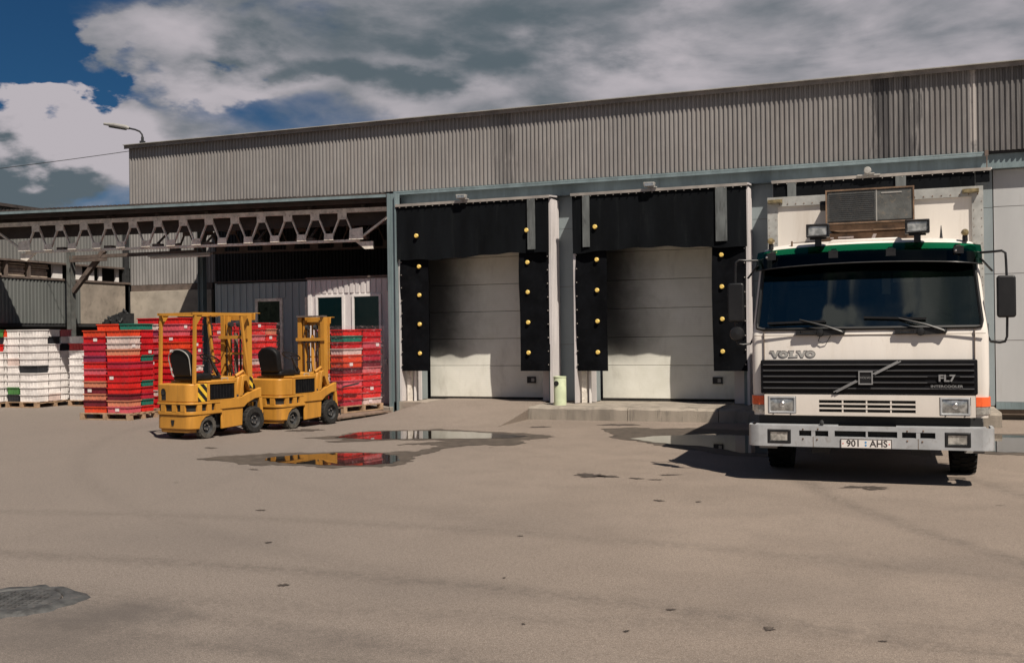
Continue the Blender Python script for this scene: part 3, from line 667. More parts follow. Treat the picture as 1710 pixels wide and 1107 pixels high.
def s_at(p_, off):
    k_ = math.tan(math.atan((p_-855)/1710)-R(20.4)); o_ = A+dn*off    # X = k*Y on the line o + du*s
    return (k_*o_.y-o_.x)/(du.x-k_*du.y)
S0, S1 = s_at(44, TO), s_at(598, TO)
def truss(off, zb, zt, m_, split=True, s0=S0, s1=S1, nP=13):
    P = (s1-s0)/nP; parts = []
    def emit(mb, nm):
        if split: mb.build(nm, m_, cp, True)
        else: parts.append(mb)
    emit(MB().bar(cpt(0.0 if split else s0, off, zt), cpt(LEN-.02, off, zt), .09, .095), 'top_chord')
    emit(MB().bar(cpt(s0, off+.05, zb), cpt(s1+.06, off+.05, zb), .09, .055), 'bottom_chord')
    up = tuple(dn)
    for i in range(nP+1):
        s_ = s0+P*i
        last = i in (0, nP)
        mb = MB(); hw = .115 if not last else .17; hh = .17 if not last else .25
        q = [cpt(s_-hw, off-.05, zb+.02), cpt(s_+hw, off-.05, zb+.02), cpt(s_+hw*.92, off-.05, zb+hh*(1.0 if not last else 1.15)), cpt(s_-hw*.92, off-.05, zb+hh)]
        r_ = [v_+dn*.012 for v_ in q]; mb.add(q+r_, [(0, 1, 2, 3), (7, 6, 5, 4), (0, 4, 5, 1), (1, 5, 6, 2), (2, 6, 7, 3), (3, 7, 4, 0)]); emit(mb, 'gusset_plate')
        if i < nP:
            t_ = s_+P/2; mb = MB(); q = [cpt(t_-.105, off-.05, zt-.20), cpt(t_+.105, off-.05, zt-.20), cpt(t_+.11, off-.05, zt-.02), cpt(t_-.11, off-.05, zt-.02)]
            r_ = [v_+dn*.012 for v_ in q]; mb.add(q+r_, [(0, 1, 2, 3), (7, 6, 5, 4), (0, 4, 5, 1), (1, 5, 6, 2), (2, 6, 7, 3), (3, 7, 4, 0)]); emit(mb, 'gusset_plate')
            emit(MB().bar(cpt(s_+.07, off, zb+.10), cpt(t_-.06, off, zt-.10), .030, .055, up), 'diagonal')
            emit(MB().bar(cpt(t_+.06, off+.003, zt-.10), cpt(s_+P-.07, off+.003, zb+.10), .030, .055, up), 'diagonal')
    if not split:
        mb = MB()
        for q in parts: mb.add(q.v, q.f)
        mb.build('rear_truss', m_, cp, True)
truss(TO, 3.85, 4.53, 'truss_paint')
MB().bar(cpt(S1+.1, TO, 3.91), cpt(LEN-.03, TO, 4.42), .045, .06, tuple(dn)).build('end_strut', 'truss_paint', cp, True)
MB().bar(cpt(S0-.1, TO, 3.91), cpt(max(.05, S0-.95), TO, 4.48), .045, .06, tuple(dn)).build('end_strut', 'truss_paint', cp, True)
MB().prism([(0, 0), (.42, 0), (.42, -.17), (.22, -.17)], 'Y', 0, .06).xf(Matrix.Translation(cpt(S1-.05, TO+.04, 3.825)) @ Matrix.Rotation(math.atan2(du.y, du.x), 4, 'Z')).build('end_bracket', 'truss_paint', cp, True)
MB().prism([(0, 0), (-.42, 0), (-.42, -.15), (-.25, -.19)], 'Y', 0, .06).xf(Matrix.Translation(cpt(S0+.25, TO+.04, 3.825)) @ Matrix.Rotation(math.atan2(du.y, du.x), 4, 'Z')).build('end_bracket', 'truss_paint', cp, True)
truss(2.9, 3.90, 4.55, 'rust_steel', False, 4.4, 10.9, 10)
# cross beams with little brown seats on the bottom chord
for s_ in [S0+.95+1.3*i for i in range(7)]:
    MB().bar(cpt(s_, TO+.07, 4.60), cpt(s_, 4.4 if s_ > 4.3 else DP-.08, 4.60), .08, .12).build('cross_beam', 'rust_steel', cp, True)
    MB().cbox(cpt(s_-.0, TO+.12, 3.915), (.22, .16, .06)).build('beam_seat', 'rust_steel', cp, True)
    if s_ > 4.3: MB().bar(cpt(s_, TO+.1, 3.95), cpt(s_+.0, TO+1.0, 4.54), .04, .04).build('brace', 'rust_steel', cp, True)
for X_, Y_ in ((-21.0, 22.0), (-16.7, 22.0)):
    MB().box(X_-.08, X_-.065, Y_-.08, Y_+.08, 0, 4.65).box(X_-.065, X_+.065, Y_-.008, Y_+.008, 0, 4.65).box(X_+.065, X_+.08, Y_-.08, Y_+.08, 0, 4.65).build('post', 'post_paint' if X_ < -20 else 'blue_steel', cp, True)
MB().bar((-20.92, 22, 3.0), (-19.85, 22, 4.08), .12, .12).build('brace', 'rust_steel', cp, True)
MB().bar((-20.92, 21.9, 3.83), (-19.7, 21.9, 3.83), .06, .08).build('brace', 'rust_steel', cp, True)
# tube light under the truss
tl = thing('tube_light', 'long grey tube light fixture hanging under the canopy truss', 'light', (-16.6, 21, 3.75))
MB().box(-.95, .95, -.06, .06, 0, .05).build('housing', 'lamp_grey', tl, bevel=.01)
MB().tube([(-.9, 0, -.03), (.9, 0, -.03)], .022, 8).build('tube', 'white_frame', tl)
MB().tube([(-.6, 0, .05), (-.6, 0, .35)], .01, 5).tube([(.6, 0, .05), (.6, 0, .35)], .01, 5).build('hanger', 'dark_metal', tl)

# ------------------------------------------------------------------ office cabin under the canopy
cb = thing('office_cabin', 'grey sheet cabin with a white windowed porch under the canopy', 'cabin', (-14, 21.7, 0))
def window(x0, x1, z0, z1, y, m_='white_frame', fw=.07, glass='window_glass'):
    f = MB().plate(x0-fw, x1+fw, z0-fw, z1+fw, y-.03, y+.03, [(x0, x1, z0, z1)]).build('window', m_, cb, True, bevel=.004)
    MB().box(x0, x1, y-.004, y+.004, z0, z1).build('pane', glass, f, True)
    return f
# grey wing: front at y = 21.7
gx0, gx1 = -16.04, -12.90
W1 = (-14.82, -14.18, .95, 2.58)
W2 = (-13.40, -13.04, .95, 2.60)
MB().plate(gx0, gx1, .05, 3.05, 21.74, 21.78, [W1, W2]).build('wall', 'cabin_sheet', cb, True)
def ribs(x0, x1, y, zfun, m_, pitch, depth, nm='wall_sheet'):
    mb = MB(); x = x0
    while x < x1-.001:
        xe = min(x+pitch*.6, x1)
        for z0, z1 in zfun(x, xe): mb.box(x, xe, y-depth, y, z0, z1)
        x += pitch
    mb.build(nm, m_, cb, True)
def zcut(wins, z0, z1):
    def f(a, b_):
        segs = [(z0, z1)]
        for q in wins:
            if b_ > q[0]-.08 and a < q[1]+.08: segs = [(z0, q[2]-.08), (q[3]+.08, z1)]
        return segs
    return f
ribs(gx0, gx1, 21.738, zcut([W1, W2], .06, 3.04), 'cabin_sheet', .19, .022)
window(W1[0], W1[1], W1[2], W1[3], 21.72, 'truss_paint', .075); window(W2[0], W2[1], W2[2], W2[3], 21.72, 'truss_paint', .06)
MB().box(gx0-.04, gx0, 21.70, 24.5, .05, 3.07).build('side_wall', 'cabin_sheet', cb, True)
MB().box(gx0-.05, -10.42, 21.66, 24.5, 3.072, 3.11).build('roof', 'roof_dark', cb, True)
MB().box(gx0, -10.45, 23.6, 23.7, 0.02, 3.05).build('rear_partition', 'cab_lining', cb, True)
# white porch: front at y = 20.87
px0, px1 = -12.86, -10.66
V1 = (-12.60, -11.96, .30, 2.60); V2 = (-11.64, -11.0, .30, 2.60)
MB().plate(px0, px1, .14, 3.02, 20.90, 20.94, [V1, V2]).build('porch_wall', 'white_sheet', cb, True)
ribs(px0+.1, px1-.02, 20.898, lambda a, b_: [(2.70, 3.00)], 'white_sheet', .145, .02, 'porch_sheet')
window(*V1, 20.89, 'white_frame', .06); window(*V2, 20.89, 'white_frame', .06)
MB().box(px0, px0+.09, 20.87, 20.899, .14, 3.02).build('corner_trim', 'white_frame', cb, True)
MB().box(px0-.02, px0+.0, 20.88, 21.68, .1, 3.02).build('side_wall', 'white_sheet', cb, True)
MB().box(px1+.001, px1+.28, 20.92, 21.0, .1, 3.03).build('porch_return', 'white_sheet', cb, True)
MB().box(px0-.04, -10.40, 20.84, 21.66, 3.03, 3.075).build('porch_roof', 'rust_steel', cb, True)
MB().box(-11.9, -11.55, 22.4, 22.8, .1, 1.5).build('cupboard', 'plank_pale', cb, True)
MB().cbox((-10.80, 20.83, 1.10), (.03, .05, .14)).build('door_handle', 'chrome', cb, True)
MB().lathe([(.001, 0), (.11, .01), (.13, .06), (.05, .12), (.001, .13)], 10, 'Z', (-11.1, 22.2, 1.6)).build('pot_plant', 'plant_green', cb, True)

# ------------------------------------------------------------------ storage building at the left (wall runs away from us)
sb = thing('storage_building', 'grey sheet storage building with a row of dark openings at the far left', 'storage building', (-23.5, 18, 0))
XL = -21.70
def side(z0, z1, x, depth, y0, y1, m_, pitch=.12):
    c_ = corr(y1-y0, z0, z1, pitch, depth); c_.xf(Matrix.Translation((x, y0, 0)) @ Matrix.Rotation(R(90), 4, 'Z')); return c_.build('wall_sheet', m_, sb, True)
YW = 25.1
yw = lambda p_: 21.7/math.tan(R(20.4)-math.atan((p_-855)/1710))
side(3.84, 5.16, XL, .03, 6.0, YW-.02, 'store_upper'); side(2.15, 3.34, XL+.06, .02, 6.0, yw(133), 'store_lower')
MB().box(XL-.1, XL+.05, yw(133)+.005, YW-.1, 2.15, 3.34).build('wall_panel', 'concrete', sb, True)
MB().box(XL-.3, XL-.04, 6, 40, 3.84, 5.18).build('upper_wall', 'grey_sheet', sb, True)
MB().box(XL-12, XL+.12, 6, 40, 5.18, 5.26).build('roof', 'roof_dark', sb, True)
MB().box(XL-.1, XL+.08, 6, YW-.05, 3.34, 3.395).build('sill', 'rust_steel', sb, True)
MB().box(XL-.2, XL+.03, 6, YW-.05, 3.79, 3.838).build('opening_lintel', 'rust_steel', sb, True)
MB().box(XL-.95, XL-.85, 6, 40, 0, 2.14).box(XL-2.4, XL-2.3, 6, 44, 2.1, 5.17).box(XL-2.3, XL-.31, 34, 34.1, 2.1, 5.17).build('inner_wall', 'dark_cladding', sb, True)
MB().box(XL-.9, XL+.04, 6, YW-.05, 2.06, 2.14).build('bottom_rail', 'dark_metal', sb, True)
MB().box(XL-.06, XL+.05, YW-.26, YW-.06, 0, 5.1).build('corner_pipe', 'dark_metal', sb, True)
for p_ in (-600, -450, -330, -240, -160, -90, -40, 14, 52): MB().box(XL-.10, XL-.02, yw(p_)-.03, yw(p_)+.03, 3.396, 3.789).build('opening_post', 'rust_steel', sb, True)
for p0, p1 in ((94, 110), (126, 143), (155, 163), (171, 176), (199, 204)): MB().box(XL-.16, XL-.10, yw(p0), yw(p1), 3.396, 3.789).build('opening_pillar', 'white_frame', sb, True)
for p0, p1 in ((-600, -455), (-448, -333), (-327, -242), (-238, -162), (-158, -92), (-88, -42), (-38, 12), (16, 50), (54, 89)):
    for q in range(6):
        zz_ = 3.40+q*.062
        MB().box(XL-.9, XL-.12-random.uniform(0, .05), yw(p0)+random.uniform(0, .06), yw(p1)-random.uniform(0, .06), zz_, zz_+random.uniform(.038, .057)).build('plank', 'plank_pale', sb, True)

# ------------------------------------------------------------------ crates
def crate_mesh(L, W, H, nm):
    mb = MB(); t_ = .010; l, w_ = L/2-.024, W/2-.024
    mb.box(-l, l, -w_, -w_+t_, 0, H-.004).box(-l, l, w_-t_, w_, 0, H-.004).box(-l, -l+t_, -w_+t_, w_-t_, 0, H-.004).box(l-t_, l, -w_+t_, w_-t_, 0, H-.004).box(-l+t_, l-t_, -w_+t_, w_-t_, .006, .014)
    # rims, proud of the walls
    r0 = .019
    for z0, z1 in ((H-.024, H-.003),):
        mb.box(-l-r0, l+r0, -w_-r0, -w_-.0002, z0, z1).box(-l-r0, l+r0, w_+.0002, w_+r0, z0, z1).box(-l-r0, -l-.0002, -w_, w_, z0, z1).box(l+.0002, l+r0, -w_, w_, z0, z1)
    n = max(3, int(L/.1)); k_ = .007
    for i in range(n+1):
        x = -l+.012+(2*l-.024)*i/n
        for y0, y1 in ((-w_-k_, -w_-.0002), (w_+.0002, w_+k_)): mb.box(x-.006, x+.006, y0, y1, .014, H-.030)
    n = max(2, int(W/.1))
    for i in range(n+1):
        y = -w_+.012+(2*w_-.024)*i/n
        for x0, x1 in ((-l-k_, -l-.0002), (l+.0002, l+k_)): mb.box(x0, x1, y-.006, y+.006, .014, H-.030)
    # hand holes as short dark-set ledges on all four sides
    for y0, y1 in ((-w_-.004, -w_-.0003), (w_+.0003, w_+.004)): mb.box(-.13, .13, y0-.002, y1+.002, H*.60, H*.66)
    return mb.mesh(nm, 'paper', smooth=False)
CR = {'low': crate_mesh(.6, .4, .134, 'crate_low'), 'tall': crate_mesh(.6, .4, .182, 'crate_tall')}
CCOL = {'red': (.65, .022, .018), 'crimson': (.54, .014, .020), 'pink': (.58, .10, .13), 'orange': (.66, .065, .022), 'magenta': (.44, .022, .045), 'pale': (.62, .50, .46), 'peach': (.60, .22, .13),
        'green': (.012, .17, .12), 'maroon': (.15, .015, .025), 'white': (.80, .76, .74), 'black': (.018, .020, .025), 'lime': (.06, .20, .05), 'purple': (.25, .035, .08), 'rose': (.60, .16, .17)}
for n_, c_ in CCOL.items(): mat('crate_'+n_, c_, .42, var=.18, vs=2.5, dirt=tuple(.6*x+.05 for x in c_), dirt_amt=.5, bump=.1, bs=30)
tagmesh = MB().box(-.05, .05, -.0015, 0, -.035, .035).mesh('paper_label', 'paper', smooth=False)
ORD = ['bottom', 'second', 'third', 'fourth', 'fifth', 'sixth', 'seventh', 'eighth', 'ninth', 'tenth', 'eleventh', 'twelfth', 'thirteenth', 'fourteenth', 'fifteenth', 'sixteenth']
def ordn(i, n):
    if i == n-1: return 'topmost'
    return 'lowest' if i == 0 else ORD[i]
def stack(P, cols, kind, palette, where, group, over=None, lean=(0, 0), tags=.3, z0=.145):
    """P: pallet matrix (origin at pallet centre); cols: (x, y, rot, layers, column name)"""
    H = .134 if kind == 'low' else .182
    for ci, (cx, cy, rt, n, cname) in enumerate(cols):
        for i in range(n):
            key = (over or {}).get((ci, i)) or random.choices([p_[0] for p_ in palette], [p_[1] for p_ in palette])[0]
            M_ = P @ Matrix.Translation((cx+random.uniform(-.006, .006)+lean[0]*i, cy+random.uniform(-.006, .006)+lean[1]*i, z0+H*i)) @ Matrix.Rotation(R(rt)+random.uniform(-.012, .012), 4, 'Z')
            o = bpy.data.objects.new('plastic_crate', CR[kind]); C.objects.link(o)
            o.location = M_.to_translation(); o.rotation_euler = M_.to_euler()
            o.material_slots[0].link = 'OBJECT'; o.material_slots[0].material = MATS['crate_'+key]
            pos_ = 'lowest' if i == 0 else ('topmost' if i == n-1 else ORD[i]+' from bottom')
            cn = {'peach': 'pale orange', 'pale': 'translucent white', 'rose': 'faded pink'}.get(key, key)
            tag(o, f'{cn} crate, {pos_}, {cname} column, {where}', 'crate', group)
            if kind == 'low' and random.random() < tags:
                yy = -.1965
                if random.random() < .5: stub('paper_label', tagmesh, o, (random.uniform(-.2, .2), -.1845, H*.5))
                else: stub('paper_label', tagmesh, o, (.2845, random.uniform(-.1, .1), H*.5), (0, 0, R(90)))
def pallet(M_, L, W, label, m_='wood'):
    t_ = thing('pallet', label, 'pallet', M_.to_translation(), M_.to_euler().z, 'wooden pallets under the crates')
    for i in range(5):
        y = -W/2+.05+(W-.1)*i/4; MB().box(-L/2, L/2, y-.045, y+.045, .122, .144).build('board', m_, t_)
    for x in (-L/2+.06, 0, L/2-.06): MB().box(x-.05, x+.05, -W/2, W/2, .100, .1215).build('stringer', m_, t_)
    for x in (-L/2+.06, 0, L/2-.06):
        for y in (-W/2+.05, 0, W/2-.05): MB().box(x-.05, x+.05, y-.05, y+.05, .022, .0998).build('block', m_, t_)
    for y in (-W/2+.05, 0, W/2-.05): MB().box(-L/2, L/2, y-.05, y+.05, 0, .0215).build('bottom_board', m_, t_)
    return t_
PM = lambda x, y, a=0: Matrix.Translation((x, y, 0)) @ Matrix.Rotation(R(a), 4, 'Z')
REDS = (('red', 6), ('crimson', 4), ('pink', 2), ('orange', 1.2), ('magenta', 2), ('pale', 1), ('maroon', .7), ('peach', .6), ('rose', 1))
GR = 'red and pink crates stacked on pallets beside the forklifts'
# A: foremost red pile
PA = PM(-15.55, 17.62, 2)
pallet(PA, 1.30, .9, 'worn wooden pallet under the foremost red crate pile')
ovA = {(0, 12): 'orange', (0, 11): 'crimson', (0, 10): 'magenta', (0, 9): 'magenta', (0, 8): 'purple', (0, 7): 'red', (0, 6): 'pink', (0, 5): 'crimson', (0, 4): 'peach', (0, 3): 'maroon', (0, 2): 'peach', (0, 1): 'maroon', (0, 0): 'orange',
       (1, 12): 'orange', (1, 11): 'pale', (1, 10): 'pale', (1, 9): 'peach', (1, 8): 'red', (1, 7): 'magenta', (1, 6): 'crimson', (1, 5): 'crimson', (1, 4): 'red', (1, 3): 'red', (1, 2): 'maroon', (1, 1): 'peach', (1, 0): 'pink',
       (2, 12): 'crimson', (2, 11): 'crimson', (2, 10): 'crimson', (2, 9): 'crimson', (2, 8): 'green', (2, 7): 'magenta', (2, 6): 'crimson', (2, 5): 'crimson', (2, 4): 'green', (2, 3): 'crimson', (2, 2): 'magenta', (2, 1): 'green', (2, 0): 'red', (2, 13): 'green', (3, 13): 'orange'}
stack(PA, [(-.305, -.21, 0, 13, 'front left'), (.305, -.21, 0, 13, 'front right'), (.305, .21, 0, 14, 'rear right'), (-.305, .21, 0, 14, 'rear left')], 'low', REDS, 'foremost red pile', GR, ovA, tags=.22)
# B: tall red pile behind the near forklift's guard
PB = PM(-15.35, 19.05, -1)
pallet(PB, 1.25, .85, 'wooden pallet hidden low under the tall red pile behind the overhead guard')
stack(PB, [(-.305, -.21, 0, 15, 'front left'), (.305, -.21, 0, 15, 'front right'), (.305, .21, 0, 15, 'rear right')], 'low', REDS, 'tallest red pile', GR, {(0, 14): 'crimson', (1, 14): 'red', (0, 13): 'pale', (1, 12): 'pink', (0, 12): 'purple'}, tags=.45)
# C: pile behind the mast of the near forklift
PC = PM(-13.85, 19.75, -3)
pallet(PC, 1.25, .85, 'wooden pallet under the red pile in front of the grey cabin')
stack(PC, [(-.305, -.21, 0, 14, 'front left'), (.305, -.21, 0, 14, 'front right'), (.305, .21, 0, 14, 'rear right')], 'low', REDS, 'red pile before grey cabin', GR, {(0, 11): 'pink', (1, 11): 'rose', (2, 12): 'peach'}, tags=.35, lean=(.001, 0))
# E: wrapped pile right of the forklifts, on a low plank platform
PE = Matrix.Translation((-11.02, 19.50, .085)) @ Matrix.Rotation(R(-14+90), 4, 'Z')
stack(PE, [(-.305, -.21, 0, 12, 'near right'), (.305, -.21, 0, 12, 'far right'), (-.305, .21, 0, 12, 'near left')], 'low', REDS, 'wrapped pile right of forklifts', GR,
      {(0, 10): 'green', (0, 11): 'red', (1, 11): 'crimson', (0, 8): 'pale', (0, 5): 'maroon', (1, 5): 'rose', (2, 10): 'pale', (2, 4): 'pale', (2, 3): 'pale', (2, 0): 'pale', (0, 0): 'magenta'}, tags=.6, lean=(0, -.0015))
pallet(Matrix.Translation((-11.02, 19.50, .085)) @ Matrix.Rotation(R(76), 4, 'Z'), 1.25, .85, 'wooden pallet carrying the film wrapped crate pile')
pf = thing('plank_platform', 'low brown plank platform lying on the asphalt under the wrapped crate pile', 'platform', (-10.95, 18.9, 0), R(-5))
for i in range(7): MB().box(-.70+.2*i, -.505+.2*i, -1.0, .95+random.uniform(-.03, .03), .045, .08).build('plank', 'old_wood', pf)
for y in (-.9, 0, .85): MB().box(-.68, .66, y-.04, y+.04, 0, .0445).build('bearer', 'old_wood', pf)
MB().tube([(.3, -.35, .08), (.3, -.35, .20)], .012, 6).build('peg', 'dark_metal', pf)
# stretch film around C and E
def film(M_, hx, hy, z0, z1, label, lx=0, ly=0):
    mb = MB(); N = 40; J = 16
    for j in range(J+1):
        for i in range(N):
            t_ = 2*math.pi*i/N; cx, cy = math.cos(t_), math.sin(t_); s_ = max(abs(cx), abs(cy)); q = 1+.006*math.sin(i*3.1+j*1.7)
            v = j/J; mb.v.append(M_ @ Vector((cx/s_*hx*q+lx*v, cy/s_*hy*q+ly*v, z0+(z1-z0)*v)))
    for j in range(J):
        for i in range(N): k_ = (i+1) % N; mb.f.append((j*N+i, j*N+k_, (j+1)*N+k_, (j+1)*N+i))
    o = mb.build('stretch_wrap', 'stretch_film'); tag(o, label, 'stretch film', 'clear film wrapped round crate piles')
film(PE, .635, .445, .16, 1.83, 'clear stretch film round the crate pile right of the forklifts', 0, -.02)
film(PC, .635, .445, .15, 2.03, 'clear stretch film round the red pile in front of the grey cabin', .012, 0)
tag(MB().prism([(-.25, 0), (.2, .06), (.25, .10), (-.2, .04)], 'Y', 0, .02).xf(Matrix.Translation((-10.62, 18.86, .62)) @ Matrix.Rotation(R(70), 4, 'Z')).build('fork_bar', 'dark_metal'), 'dark bar stuck against the wrapped crate pile right of the forklifts', 'bar')
# white piles at the left
WHT = (('white', 12), ('pale', .8))
GW = 'white crates stacked on pallets at the left edge'
PW = PM(-20.62, 20.50, 0)
pallet(PW, 1.05, 1.25, 'orange brown wooden pallet under the big white crate pile')
five = [(-.30, -.30, 90, 10, 'front left'), (.21, -.40, 0, 10, 'front right'), (.21, 0, 0, 10, 'middle right'), (.21, .40, 0, 10, 'rear right'), (-.30, .31, 90, 10, 'rear left')]
stack(PW, five, 'tall', WHT, 'big white pile', GW, {(1, 4): 'black', (1, 3): 'white', (2, 8): 'black', (3, 7): 'black', (3, 9): 'rose', (0, 1): 'lime', (0, 0): 'black', (4, 8): 'crimson'}, tags=0)
# widths: the front row crates step out so that rims read
PW0 = PM(-21.62, 19.75, 0)
pallet(PW0, .85, 1.25, 'wooden pallet of the white pile cut by the left frame edge')
stack(PW0, [(.105, -.40, 0, 10, 'near right'), (.105, 0, 0, 10, 'middle right'), (.105, .4, 0, 10, 'far right')], 'tall', WHT, 'edge pile', GW, {(0, 9): 'lime', (0, 8): 'black', (0, 7): 'red', (1, 9): 'lime', (1, 8): 'black', (1, 7): 'red', (2, 9): 'orange'}, tags=0)
PW2 = PM(-19.27, 21.1, 0)
pallet(PW2, 1.25, .85, 'wooden pallet behind the foremost red pile under white crates')
stack(PW2, [(-.305, -.21, 0, 9, 'front left'), (.305, -.21, 0, 9, 'front right'), (-.305, .21, 0, 9, 'rear left')], 'tall', WHT, 'white pile behind red', GW, {(0, 7): 'crimson', (1, 7): 'crimson', (0, 8): 'white'}, tags=0)

# dark skip with scrap behind the white piles
sk = thing('scrap_skip', 'dark metal skip heaped with ragged scrap by the far corner', 'skip', (-20.58, 23.3, 0))
sk.scale = (.45, .7, 1)
MB().prism([(-.9, 2.0), (.8, 2.0), (.8, .5), (-.6, .5)], 'Y', -.5, .5).build('tub', 'dark_metal', sk)
MB().box(-.95, .85, -.55, .55, 2.0, 2.08).build('rim', 'rust_steel', sk)
hp = MB()
for i in range(90):
    x = random.uniform(-.8, .75); top = .04+.40*(x+.8)/1.5
    hp.cbox((x, random.uniform(-.4, .4), 2.08+random.uniform(0, top)), (random.uniform(.05, .22), random.uniform(.05, .2), random.uniform(.02, .07)), Euler((random.uniform(-1, 1), random.uniform(-1, 1), random.uniform(0, 3))).to_matrix())
hp.build('scrap_heap', 'dark_metal', sk, kind='stuff')
MB().prism([(-.8, 2.081), (.75, 2.081), (.75, 2.42), (.1, 2.36), (-.6, 2.14)], 'Y', -.4, .4).build('scrap_mound', 'dark_metal', sk)
for x in (-.5, .7): MB().box(x-.05, x+.05, -.4, .4, 0, .498).build('stand', 'dark_metal', sk)

# ------------------------------------------------------------------ forklifts
def wheel(parent, c_, r, w_, side_, dusty=False, holes=True):
    """solid tyre on a dished rim; side_ +1: outer face towards +x"""
    rr = r*.58
    ty = MB().lathe([(rr, -w_/2), (r*.93, -w_/2), (r, -w_*.36), (r, w_*.36), (r*.93, w_/2), (rr, w_/2), (rr, -w_/2)], 28, 'X')
    for i in range(18):
        a = 2*math.pi*i/18; ty.cbox((0, math.cos(a)*(r+.001), math.sin(a)*(r+.001)), (w_*.8, .018, .012), Matrix.Rotation(a-math.pi/2, 3, 'X'))
    if side_ < 0: pass
    t_ = ty.build('wheel', 'dusty_rubber' if dusty else 'rubber', parent); t_.location = c_
    s_ = side_; rm = MB().lathe([(.001, s_*w_*.12), (r*.2, s_*w_*.12), (r*.22, s_*w_*.3), (r*.3, s_*w_*.3), (r*.34, s_*w_*.1), (rr*.9, s_*w_*.16), (rr*1.01, s_*w_*.46)], 20, 'X').build('rim', 'dark_metal', t_)
    bl = MB()
    for i in range(5):
        a = 2*math.pi*i/5; bl.lathe([(.001, s_*w_*.34), (.012, s_*w_*.34), (.014, s_*w_*.12)], 6, 'X', (0, math.cos(a)*r*.26, math.sin(a)*r*.26))
    bl.build('wheel_nuts', 'chrome', t_)
    return t_
def forklift(loc, rz, label, guard):
    t_ = thing('forklift', label, 'forklift', loc, rz, 'yellow electric forklifts parked in line')
    Y_ = 'forklift_yellow'; HW = .43
    # counterweight: rounded plan, lower skirt with wheel arches
    def plan(y0, y1, hw, rad, z0, z1, yb=0):
        pts = []
        for cx, cy, a0 in ((hw-rad, y0+rad, -90), (-(hw-rad), y0+rad, -180)):
            for k_ in range(6):
                a = R(a0+90*k_/5); pts.append((cx+rad*math.cos(a), cy+rad*math.sin(a)))
        # order: right-rear corner from rear to right, then front, then left
        rr_ = pts[:6]; ll_ = pts[6:]
        poly = rr_+[(hw, y1), (-hw, y1)]+ll_
        return poly
    MB().prism(plan(-.36, .0, HW, .15, 0, 0), 'Z', .625, .93).build('counterweight', Y_, t_, bevel=.018, weld=True, seg=3)
    MB().prism(plan(-.375, .30, HW+.012, .155, 0, 0), 'Z', .585, .622).build('bumper_lip', Y_, t_, bevel=.008)
    MB().prism(plan(-.345, .30, HW-.03, .14, 0, 0), 'Z', .47, .584).build('slot_band', 'black_hole', t_)
    for x, hw_ in ((-.21, .05), (.05, .05), (.25, .05)): MB().box(x-hw_, x+hw_, -.372, -.32, .47, .584).build('slot_rib', Y_, t_)
    for y, hw_ in ((-.17, .05), (.05, .05), (.24, .06)):
        for s_ in (-1, 1): MB().box(min(s_*(HW-.05), s_*(HW+.006)), max(s_*(HW-.05), s_*(HW+.006)), y-hw_, y+hw_, .47, .584).build('slot_rib', Y_, t_)
    MB().prism(plan(-.37, .34, HW+.008, .155, 0, 0), 'Z', .415, .469).build('band', Y_, t_, bevel=.006)
    # lower counterweight narrows where the steer wheels tuck in: side profile with arch
    arch = [(-.18, .40), (-.18, .22), (-.18, .19), (-.175, .17)]
    for k_ in range(9):
        a = R(172-172*k_/8); arch.append((.02+.25*math.cos(a), .14+.27*math.sin(a)*.92))
    arch = arch[:4]+[(-.165, .20), (-.12, .30), (-.03, .375), (.10, .40), (.18, .408), (.30, .409), (.30, .4145), (-.18, .4145)]
    for s_ in (-1, 1):
        a, b_ = (.36, HW-.004) if s_ > 0 else (-HW+.004, -.36)
        MB().prism(arch, 'X', a, b_).build('rear_skirt', Y_, t_, bevel=.012)
    MB().prism(plan(-.352, -.16, HW-.005, .15, 0, 0), 'Z', .17, .4145).build('tail_weight', Y_, t_, bevel=.02)
    MB().prism(plan(-.33, -.19, HW-.05, .13, 0, 0), 'Z', .12, .1695).build('tail_foot', Y_, t_, bevel=.01)
    MB().box(-.25, .25, -.14, .3, .16, .41).build('axle_housing', 'dark_metal', t_)
    # tail light recess and tow hole
    MB().lathe([(.055, -.004), (.045, .0), (.001, .002)], 12, 'Y', (-.20, -.368, .80)).build('tail_lamp', 'black_hole', t_)
    MB().box(-.25, -.15, -.3635, -.35, .66, .80).build('light_recess', 'black_hole', t_)
    MB().prism([(-.04, .33), (.04, .33), (.02, .24), (-.02, .24)], 'Y', -.362, -.345).build('tow_hole', 'black_hole', t_)
    # long side member from the rear over the front wheel
    sm = [(.30, .47), (.30, .60), (.62, .62), (.80, .66), (1.02, .75), (1.22, .80), (1.24, .60), (1.0, .56), (.86, .47)]
    sm = [(.30, .475), (.30, .63), (.80, .66), (1.05, .74), (1.30, .80), (1.30, .62), (1.14, .61), (.95, .54), (.86, .475)]
    for s_ in (-1, 1):
        a, b_ = (.36, HW+.005) if s_ > 0 else (-HW-.005, -.36)
        MB().prism(sm, 'X', a, b_).build('side_member', Y_, t_, bevel=.01)
        MB().prism([(.34, .473), (.855, .473), (.835, .16), (.34, .14)], 'X', a+.02, b_-.02).build('side_cover', Y_, t_, bevel=.01)
        # battery compartment: dark grille inside a yellow border
        xx = (HW-.04, HW-.022) if s_ > 0 else (-HW+.01, -HW+.04)
        MB().box(xx[0], xx[1]+(.012 if s_ > 0 else -.0), .06, .64, .64, .915).build('battery_grille', 'grille_black', t_)
        fo = (HW-.03, HW+.006) if s_ > 0 else (-HW-.006, -HW+.03)
        fr_ = MB().box(*fo, .0, .06, .632, .93).box(*fo, .64, .68, .64, .93).box(*fo, .0605, .6395, .912, .93).box(*fo, .0605, .6395, .628, .645)
        fr_.build('battery_frame', Y_, t_)
